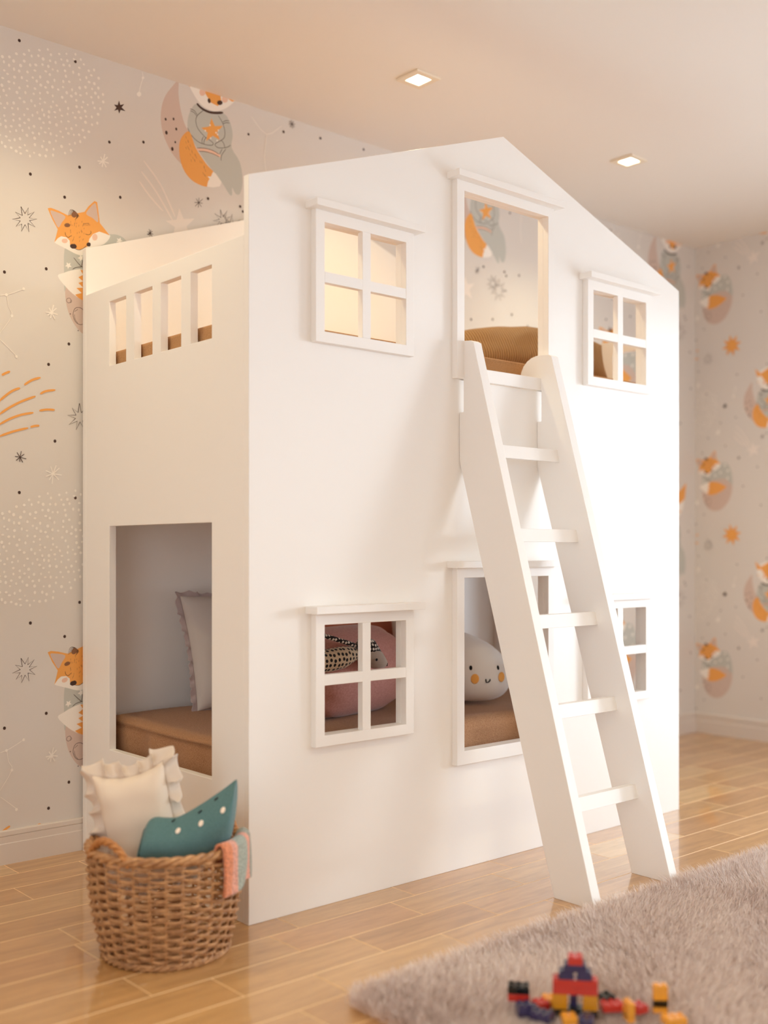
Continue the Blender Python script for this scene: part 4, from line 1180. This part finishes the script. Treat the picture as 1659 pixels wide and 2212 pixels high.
# dotted plush lying on the bolster
def dotted_plush():
    o_ = Vector((.53, .235, .65)); t = empty('plush_toy', o_); tag(t, 'long dotted plush animal with white-spotted black hat and grey snout, lying against the pink bolster', 'plush toy')
    mb = MB(); path = [(-.20, .0, .0), (-.17, .0, .004), (-.12, -.002, .008), (-.07, -.004, .012), (-.02, -.004, .018), (.025, 0, .026), (.045, 0, .03)]
    mb.tube(path, [.004, .026, .034, .036, .034, .024, .004], 20); body_ = mb.build('body', M['cream_dots'], t, smooth=True)
    set_uv(body_, lambda p: (p.x, math.atan2(p.z-.012, -p.y)*.034))
    mb = MB(); mb.tube([(-.19, .012, .115), (-.13, .008, .1), (-.06, .0, .08), (0, -.004, .062), (.045, -.006, .048)], [.006, .0075, .0075, .0075, .006], 10); arm_ = mb.build('arm', M['dark_dots'], t, smooth=True); set_uv(arm_, lambda p: (p.x, p.z))
    mb = MB(); mb.tube([(.04, 0, .034), (.055, -.003, .03), (.085, -.006, .018), (.12, -.008, .0), (.150, -.009, -.014), (.156, -.009, -.017)], [.004, .030, .036, .030, .014, .003], 20); hd = mb.build('head', M['plush_grey'], t, smooth=True)
    mb = MB(); mb.tube([(.045, 0, .040), (.06, -.001, .046), (.085, -.004, .036), (.115, -.007, .014), (.13, -.008, .004)], [.006, .034, .036, .024, .004], 18); hat_ = mb.build('hat', M['dark_dots'], t, smooth=True); set_uv(hat_, lambda p: (p.x, p.z))
    mb = MB(); mb.ell((.07, -.006, .086), .012, .008, .020, 12, 8); mb.build('ear', M['cream'], t, smooth=True)
    disc_on('eye', (0, 0, 0), (.088, -.0425, .006), (-.1, -1, -.1), (0, 0, 1), .0042, .0046, M['black_felt'], t, .002)
    mb = MB(); mb.tube([(.146, -.017, -.006), (.152, -.022, -.012), (.149, -.023, -.02)], .0016, 6); mb.build('mouth', M['black_felt'], t, smooth=True)
    for y in (-.03,):
        mb = MB(); mb.ell((-.20, .0, .0), .02, .02, .016, 12, 8); mb.build('foot', M['plush_grey'], t, smooth=True)
dotted_plush()

# ------------------------------------------------------------------ wicker basket
BC = Vector((-.252, -.004, 0)); RB, RT, BH = .150, .189, .272
def basket():
    t = empty('wicker_basket', BC); tag(t, 'round brown wicker basket on the wood floor at the corner of the house bed', 'basket')
    ns = 30; rnd = random.Random(5)
    def rad(z): 
        q = z/BH; return RB+(RT-RB)*q+.010*math.sin(PI*q)
    mb = MB(); rows = 23
    for i in range(rows):
        z = .014+(BH-.030)*i/(rows-1); path = []; N_ = ns*6
        for k in range(N_):
            th = 2*PI*k/N_; wv = math.sin(ns/2*th+(PI if i % 2 else 0)); 
            rr = rad(z)+.0066*wv+.001*noise.noise(Vector((math.cos(th)*9, math.sin(th)*9, i*3)))
            path.append((rr*math.cos(th), rr*math.sin(th), z+.0012*noise.noise(Vector((math.cos(th)*6, math.sin(th)*6, i*1.7)))+.0010*math.cos(ns/2*th+(PI if i % 2 else 0))))
        mb.tube(path, .0038, 7, closed=True, flat=.9)
    for k in range(ns):
        th = 2*PI*(k)/ns+PI/ns*0; mb.tube([(rad(z)*math.cos(th), rad(z)*math.sin(th), z) for z in (.004, .06, .12, .18, BH-.01)], .0034, 6)
    mb.build('woven_wall', M['wicker'], t, smooth=True)
    def braid(name, z, r0, amp, rt, strands, turns, m):
        mb = MB()
        for s in range(strands):
            path = []
            for k in range(220):
                th = 2*PI*k/220; a = turns*th+2*PI*s/strands; path.append(((r0+amp*math.cos(a))*math.cos(th), (r0+amp*math.cos(a))*math.sin(th), z+amp*math.sin(a)))
            mb.tube(path, rt, 6, closed=True)
        mb.build(name, m, t, smooth=True)
    braid('rim', BH-.002, RT+.001, .0062, .0062, 3, 13, M['wicker'])
    braid('foot_ring', .009, RB+.003, .0050, .0050, 3, 15, M['wicker'])
    mb = MB()
    for k in range(12): 
        r_ = RB*(k+.5)/12; mb.tube([(r_*math.cos(2*PI*j/40), r_*math.sin(2*PI*j/40), .008) for j in range(40)], .0055, 5, closed=True)
    mb.build('base', M['wicker'], t, smooth=True)
    for a0 in (math.radians(192), math.radians(12)):
        mb = MB()
        for s in range(3):
            path = []
            for k in range(41):
                q = k/40; th = a0+math.radians(21)*(q-.5)*2*(1 if q else 1); h = math.sin(PI*q); rr = RT+.002; b = 9*q*2+2*PI*s/3
                path.append(((rr+.0055*math.cos(b))*math.cos(th), (rr+.0055*math.cos(b))*math.sin(th), BH-.012+.050*h**.7+.0055*math.sin(b)))
            mb.tube(path, .0052, 7)
        mb.build('handle', M['wicker_light'], t, smooth=True)
basket()
# cream cushion with ruffle standing in the basket
o = (-.30, .02, .10)
t = empty('cushion', o); tag(t, 'cream cushion with wavy ruffled edge standing in the wicker basket', 'cushion')
U_ = (.735, -.645, .20); V_ = (-.26, .12, 1.0); c_ = (-.288, .063, .305)
cushion('cushion_body', o, c_, U_, V_, .185, .30, .10, M['cream'], t, .07, .006, 21, 40, sag=.012)
frill('ruffle', o, c_, U_, V_, .185, .30, M['frill'], t, .07, .040, 21, .019, 5, .0016, 520, sag=.012)
# teal half-moon cushion
def teal():
    o_ = Vector((-.215, -.085, .22)); t = empty('cushion', o_); tag(t, 'teal half-moon cushion with white spots lying tilted on top of the basket', 'cushion')
    R_ = Vector((.752, -.659, 0)); F_ = Vector((.659, .752, 0)); Zv = Vector((0, 0, 1))
    # outline in (right, up) metres relative to o_, walked along the length; each station has a top and bottom edge
    st = [(-.139,.016,.024),(-.134,.004,.070),(-.120,.0,.106),(-.102,.0,.120),(-.075,.0,.119),(-.045,.0,.121),(-.010,.004,.139),(.03,.012,.164),(.065,.035,.188),(.085,.065,.203),(.095,.11,.211),(.099,.16,.213),(.100,.209,.215)]
    mb = MB(); n = 28; g = []
    m_ = len(st)
    def stn(q):
        x = q*(m_-1); i = min(int(x), m_-2); f_ = x-i; a = st[max(i-1, 0)]; b = st[i]; c = st[i+1]; d = st[min(i+2, m_-1)]
        return [.5*((2*b[k])+(-a[k]+c[k])*f_+(2*a[k]-5*b[k]+4*c[k]-d[k])*f_*f_+(-a[k]+3*b[k]-3*c[k]+d[k])*f_**3) for k in range(3)]
    K = 48
    def pt(q, th):
        x, lo_, hi_ = stn(q); c = (lo_+hi_)/2; h = max((hi_-lo_)/2, .001)
        thick = .062*min(1, (q/.10)**.5 if q < .10 else 1)*max(0, 1-q**5)**.6+.002
        # teardrop section: sharp sewn edge on top, full belly below
        s, c_2 = math.sin(th), math.cos(th)
        z = c+h*s; y = thick*c_2*(1-.55*max(0, s)**1.5)
        nz = noise.noise(Vector((x*12, z*12, 1)))*.004
        return R_*x+F_*(y-.0)+Zv*z+F_*nz*c_2
    for i in range(K+1):
        g.append([pt(i/K, 2*PI*k/n) for k in range(n)])
    mb.grid(g, closev=True); mb.quad(*g[0]); mb.quad(*reversed(g[-1])); mb.build('cushion_body', M['teal'], t, smooth=True)
    pts = [pt(.13, PI/2+PI*k/20)+(-F_)*.0008 for k in range(0, 21)]
    mb = MB(); mb.tube(pts, .0012, 6); mb.build('seam', M['seam'], t, smooth=True)
    def on(px, pz):
        best = None
        for i in range(0, 97):
            for k in range(48):
                th = PI/2+PI*k/48; q = i/96; p = pt(q, th); d = (p.dot(R_)-px)**2+(p.z-pz)**2
                if best is None or d < best[0]: best = (d, q, th)
        return best[1:]
    for px, pz in ((-.038, .098), (.020, .116), (.074, .150)):
        q, th = on(px, pz); p = pt(q, th); n_ = (pt(q, th+.05)-p).cross(pt(q+.01, th)-p); n_ = n_ if n_.dot(F_) < 0 else -n_
        disc_on('spot', (0, 0, 0), p+n_.normalized()*.0005, n_, (0, 0, 1), .0065, .0085, M['white_felt'], t, .0015)
    for px, pz in ((-.058, .112), (.008, .136), (.049, .165)):
        q, th = on(px, pz); p = pt(q, th); p2 = p+R_*.008+Zv*.007
        mb = MB(); mb.tube([p-F_*.001, (p+p2)/2-F_*.003, p2-F_*.001], .0018, 6); mb.build('stitch', M['black_felt'], t, smooth=True)
teal()
# knitted blanket over the rim
def blanket():
    m = mat('knitted_wool', (170, 170, 160), .95, .1, sheen=.4); nt = m.node_tree; b = nt.nodes['Principled BSDF']
    tc = nt.nodes.new('ShaderNodeTexCoord'); sx = nt.nodes.new('ShaderNodeSeparateXYZ'); nt.links.new(tc.outputs['UV'], sx.inputs[0])
    r = nt.nodes.new('ShaderNodeValToRGB'); r.color_ramp.interpolation = 'CONSTANT'; e = r.color_ramp.elements
    cols = [(0, (232, 150, 112)), (.15, (238, 176, 156)), (.27, (176, 184, 172)), (.56, (240, 172, 150)), (.72, (164, 168, 156))]
    e[0].position = 0; e[0].color = lin(cols[0][1]); e[1].position = cols[1][0]; e[1].color = lin(cols[1][1])
    for p_, c_ in cols[2:]: x = e.new(p_); x.color = lin(c_)
    nt.links.new(sx.outputs[0], r.inputs[0])
    n = nt.nodes.new('ShaderNodeTexNoise'); n.inputs['Scale'].default_value = 210; n.inputs['Detail'].default_value = 2; nt.links.new(tc.outputs['Object'], n.inputs['Vector'])
    r2 = nt.nodes.new('ShaderNodeValToRGB'); r2.color_ramp.elements[0].color = (.5, .5, .5, 1); r2.color_ramp.elements[0].position = .38; r2.color_ramp.elements[1].position = .58; nt.links.new(n.outputs[0], r2.inputs[0])
    mm = nt.nodes.new('ShaderNodeMixRGB'); mm.blend_type = 'MULTIPLY'; mm.inputs[0].default_value = .75; nt.links.new(r.outputs[0], mm.inputs[1]); nt.links.new(r2.outputs[0], mm.inputs[2]); nt.links.new(mm.outputs[0], b.inputs['Base Color'])
    bp = nt.nodes.new('ShaderNodeBump'); bp.inputs['Strength'].default_value = 1; bp.inputs['Distance'].default_value = .003; nt.links.new(n.outputs[0], bp.inputs['Height']); nt.links.new(bp.outputs[0], b.inputs['Normal'])
    M['knit'] = m
    mb = MB(); g = []; uvs = []
    a0, a1 = math.radians(281), math.radians(332)
    NA, NL = 30, 40
    for i in range(NA+1):
        q = i/NA; th = a0+(a1-a0)*q; row = []
        drop = .112-.018*q+.004*math.sin(q*9)
        for j in range(NL+1):
            s = j/NL
            if s < .25: u = s/.25; rr = RT-.030+.018*u; z = BH-.045+.055*u
            elif s < .42: u = (s-.25)/.17; a = PI*(1-u); rr = RT+.0015+.0135*math.cos(a)+.001; z = BH+.008+.012*math.sin(a)
            else: u = (s-.42)/.58; z = BH+.008-drop*u; rr = RT+.0155+.002-(.008*u)*0+.004*math.sin(q*14+u*3)*u+.006*u*(1-u)
            row.append((rr*math.cos(th), rr*math.sin(th), z)); uvs.append((q, s))
        g.append(row)
    mb.grid(g); mb.uv = uvs
    ob = mb.build('knitted_blanket', m, None, smooth=True, solidify=.007)
    uv = ob.data.uv_layers.new(name='UVMap')
    for l in ob.data.loops: uv.data[l.index].uv = uvs[l.vertex_index]
    ob.location = BC; tag(ob, 'knitted coral and grey striped blanket hanging over the rim of the basket', 'blanket')
blanket()
# ------------------------------------------------------------------ rug
RX0, RX1, RYa, RYb = -.135, 2.60, -2.25, -.546
def rug():
    t = empty('rug', ((RX0+RX1)/2, (RYa+RYb)/2, 0)); tag(t, 'long-pile taupe rug on the wood floor in front of the ladder', 'rug')
    ox, oy = (RX0+RX1)/2, (RYa+RYb)/2; rc = .07
    pts = []
    for cx, cy, a in ((RX1-rc, RYb-rc, 0), (RX0+rc, RYb-rc, 90), (RX0+rc, RYa+rc, 180), (RX1-rc, RYa+rc, 270)):
        for k in range(7): th = math.radians(a+15*k); pts.append((cx+rc*math.cos(th)-ox, cy+rc*math.sin(th)-oy))
    o = plate('backing', [(x*(1-.03/1.35), y*(1-.03/.86)) for x, y in pts], [], .008, M['rug_backing'], t, ('XY', .0042))
    rg = np.random.RandomState(4); hx, hy = (RX1-RX0)/2, (RYb-RYa)/2
    def scatter(n, ya, yb):
        x = rg.uniform(-hx, hx, n); y = rg.uniform(ya, yb, n)
        dx = np.abs(x)-(hx-rc); dy = np.abs(y)-(hy-rc); keep = ~((dx > 0) & (dy > 0) & (dx*dx+dy*dy > rc*rc)); return x[keep], y[keep]
    x1, y1 = scatter(235000, hy-.85, hy); x2, y2 = scatter(65000, -hy, hy-.85)
    x = np.concatenate([x1, x2]); y = np.concatenate([y1, y2]); n = len(x); wide = np.concatenate([np.full(len(x1), 1.0), np.full(len(x2), 2.0)])
    cell = .016; ci = np.floor(x/cell); cj = np.floor(y/cell); hsh = np.sin(ci*12.9898+cj*78.233)*43758.5453; h1 = hsh-np.floor(hsh); hs2 = np.sin(ci*39.346+cj*11.135)*24634.63; h2 = hs2-np.floor(hs2)
    cx = (ci+h1)*cell; cy = (cj+h2)*cell
    L = .034*(.7+.45*rg.rand(n))*(.85+.3*h1)
    lx = .30*np.sin(x*9+2.1*np.sin(y*7))+.55*rg.randn(n)*.45+(cx-x)/L*.45; ly = .30*np.sin(y*8+1.7*np.sin(x*6)+1)+.55*rg.randn(n)*.45+(cy-y)/L*.45
    # fringe leans outwards at the edges
    ex = np.clip((np.abs(x)-(hx-.02))/.02, 0, 1)*np.sign(x); ey = np.clip((np.abs(y)-(hy-.02))/.02, 0, 1)*np.sign(y); lx += .55*ex; ly += .55*ey
    d = np.stack([lx, ly, np.ones(n)], 1); d /= np.linalg.norm(d, axis=1)[:, None]
    base = np.stack([x, y, np.full(n, .0055)], 1); mid = base+d*(L*.5)[:, None]; tip = mid+(d+np.stack([lx*.5, ly*.5, -.1*np.ones(n)], 1))*(L*.5)[:, None]
    th = rg.rand(n)*2*PI; sd = np.stack([np.cos(th), np.sin(th), np.zeros(n)], 1)*(.00085*wide)[:, None]
    V = np.stack([base-sd, base+sd, mid-sd*.9, mid+sd*.9, tip], 1).reshape(-1, 3)
    k = (np.arange(n)*5)[:, None]; quads = np.concatenate([k, k+1, k+3, k+2], 1); tris = np.concatenate([k+2, k+3, k+4], 1)
    me = bpy.data.meshes.new('pile'); me.vertices.add(len(V)); me.vertices.foreach_set('co', V.astype(np.float32).ravel())
    me.loops.add(n*7); me.polygons.add(n*2)
    me.loops.foreach_set('vertex_index', np.concatenate([quads, tris], 1).ravel().astype(np.int32))
    ls = (np.arange(n)*7)[:, None]; me.polygons.foreach_set('loop_start', np.concatenate([ls, ls+4], 1).ravel().astype(np.int32))
    me.update(calc_edges=True); me.validate(); me.materials.append(M['pile']); me.polygons.foreach_set('use_smooth', [True]*len(me.polygons))
    em = bpy.data.objects.new('pile', me); C.objects.link(em); em.parent = t; em['kind'] = 'stuff'
rug()

# ------------------------------------------------------------------ toy bricks
PB = {k: mat('brick_'+k, c, .18, .5, coat=.6) for k, c in dict(red=(196, 52, 40), navy=(52, 46, 84), black=(20, 22, 18), mustard=(206, 140, 30), orange=(232, 160, 52)).items()}
COLN = dict(red='red', navy='navy blue', black='black', mustard='mustard yellow', orange='bright yellow')
PT, BHT = .0155, .0155
_brick = {}
def brick_mesh(nx, ny, col, hk=1):
    key = (nx, ny, col, hk)
    if key in _brick: return _brick[key]
    mb = MB(); g_ = .0002; h = BHT*hk
    mb.box(-nx*PT/2+g_, nx*PT/2-g_, -ny*PT/2+g_, ny*PT/2-g_, 0, h-.0001)
    bm = bmesh.new(); me = bpy.data.meshes.new('toy_brick'); me.from_pydata(mb.v, [], mb.f); bm.from_mesh(me); bmesh.ops.recalc_face_normals(bm, faces=bm.faces)
    bmesh.ops.bevel(bm, geom=bm.edges[:], offset=.0009, segments=2, affect='EDGES', profile=.5)
    for i in range(nx):
        for j in range(ny):
            r_ = bmesh.ops.create_cone(bm, cap_ends=True, segments=16, radius1=.0046, radius2=.0044, depth=.0036)
            bmesh.ops.translate(bm, verts=r_['verts'], vec=(-nx*PT/2+PT*(i+.5), -ny*PT/2+PT*(j+.5), h+.0015))
    bm.to_mesh(me); bm.free(); me.materials.append(PB[col]); _brick[key] = me; return me
TC = Vector((.158, -.975, .029)); TR = math.radians(-41.2-8)
def brick(nx, ny, col, u, v, wz, label, rz=0, group=None, tilt=0, hk=1):
    """u right, v away, wz up in brick units from the middle of the tower foot"""
    o = bpy.data.objects.new('toy_brick', brick_mesh(nx, ny, col, hk)); C.objects.link(o)
    c, s = math.cos(TR), math.sin(TR)
    o.location = TC+Vector(((u*c-v*s)*PT, (u*s+v*c)*PT, wz*BHT)); o.rotation_euler = (0, tilt, TR+rz)
    tag(o, label, 'toy brick', group or 'toy bricks on the rug'); return o
G1 = 'bricks of the little toy house on the rug'
# toy house, bottom up
brick(4, 2, 'black', -1, 0, 0, 'black brick under the left pillar at the foot of the toy house', group=G1)
brick(1, 2, 'black', 2.5, 0, 0, 'short black brick at the right end of the toy house foot', group=G1)
brick(2, 2, 'mustard', -2, 0, 1, 'mustard brick, lower half of the left pillar of the toy house', group=G1)
brick(2, 2, 'mustard', -2, 0, 2, 'mustard brick, upper half of the left pillar of the toy house', group=G1)
brick(1, 1, 'navy', -.2, .5, 1, 'lower small navy brick in the doorway of the toy house', group=G1)
brick(1, 1, 'navy', -.2, .5, 2, 'upper small navy brick in the doorway of the toy house', group=G1)
brick(2, 2, 'mustard', 2, 0, 1, 'mustard brick, lower half of the right pillar of the toy house', group=G1)
brick(2, 2, 'mustard', 2, 0, 2, 'mustard brick, upper half of the right pillar of the toy house', group=G1)
brick(3, 2, 'red', -1.5, 0, 3, 'red brick over the left pillar of the toy house', group=G1)
brick(3, 2, 'red', 1.5, 0, 3, 'red brick over the right pillar of the toy house', group=G1)
brick(6, 2, 'red', 0, 0, 4, 'long red brick forming the eaves of the toy house', group=G1)
brick(2, 2, 'navy', -1.2, 0, 5, 'left navy brick in the lower roof course of the toy house', group=G1)
brick(2, 2, 'navy', 1.2, 0, 5, 'right navy brick in the lower roof course of the toy house', group=G1)
brick(3, 2, 'navy', 0, 0, 6, 'navy brick in the upper roof course of the toy house', group=G1)
brick(2, 2, 'red', 0, 0, 7, 'red brick crowning the top of the toy house', group=G1)
# loose bricks around it
brick(3, 2, 'red', -7.6, 2.2, .8, 'red brick under the black brick left of the toy house')
brick(3, 2, 'black', -7.6, 2.2, 1.8, 'black brick stacked on a red one left of the toy house')
brick(2, 2, 'orange', -3.4, 2.4, .3, 'bright yellow brick lying behind the left pillar of the toy house', .2)
brick(2, 2, 'red', -4.6, 1.0, .2, 'red brick lying between navy bricks and toy house', .5)
brick(3, 2, 'navy', -6.4, -1.2, .2, 'lower navy brick of the pile left of the toy house', .3)
brick(2, 2, 'navy', -6.8, -1.2, .6, 'upper navy brick of the pile left of the toy house', .3)
brick(3, 2, 'navy', -4.4, -2.6, .2, 'navy brick lying in front of the pile left of the toy house', -.5)
brick(2, 2, 'black', 4.4, 3.4, .6, 'black brick lying tilted on red behind the right of the toy house', .5, tilt=-.25)
brick(3, 2, 'red', 5.0, 1.8, .2, 'long red brick lying right of the toy house', .25)
brick(2, 2, 'red', 8.5, 1.6, .25, 'red brick lying behind the upright yellow brick', .6)
brick(1, 2, 'orange', 7.0, -1.4, .2, 'lower bright yellow brick of the upright pair right of the toy house', .3)
brick(1, 2, 'orange', 7.0, -1.4, .8, 'middle bright yellow brick of the upright pair right of the toy house', .3)
brick(1, 2, 'orange', 7.0, -1.4, 1.8, 'top bright yellow brick of the upright stack right of the toy house', .3)
brick(2, 1, 'orange', 11.4, 1.8, .25, 'bottom yellow brick of the rightmost toy stack', .1)
brick(2, 1, 'black', 11.4, 1.8, 1, 'black brick in the middle of the rightmost toy stack', .1)
brick(2, 1, 'orange', 11.4, 1.8, 2, 'yellow brick near the top of the rightmost toy stack', .1)
brick(2, 1, 'orange', 11.4, 1.8, 3, 'yellow brick topping the rightmost toy stack', .1)
brick(3, 2, 'orange', 12.8, -1.6, .2, 'yellow brick lying in front of the rightmost toy stack', .3)
brick(2, 2, 'orange', -.9, -3.2, .2, 'yellow brick lying in front of the toy house', .2)
brick(2, 2, 'navy', 1.4, -3.4, .2, 'navy brick lying in front of the toy house', -.15)
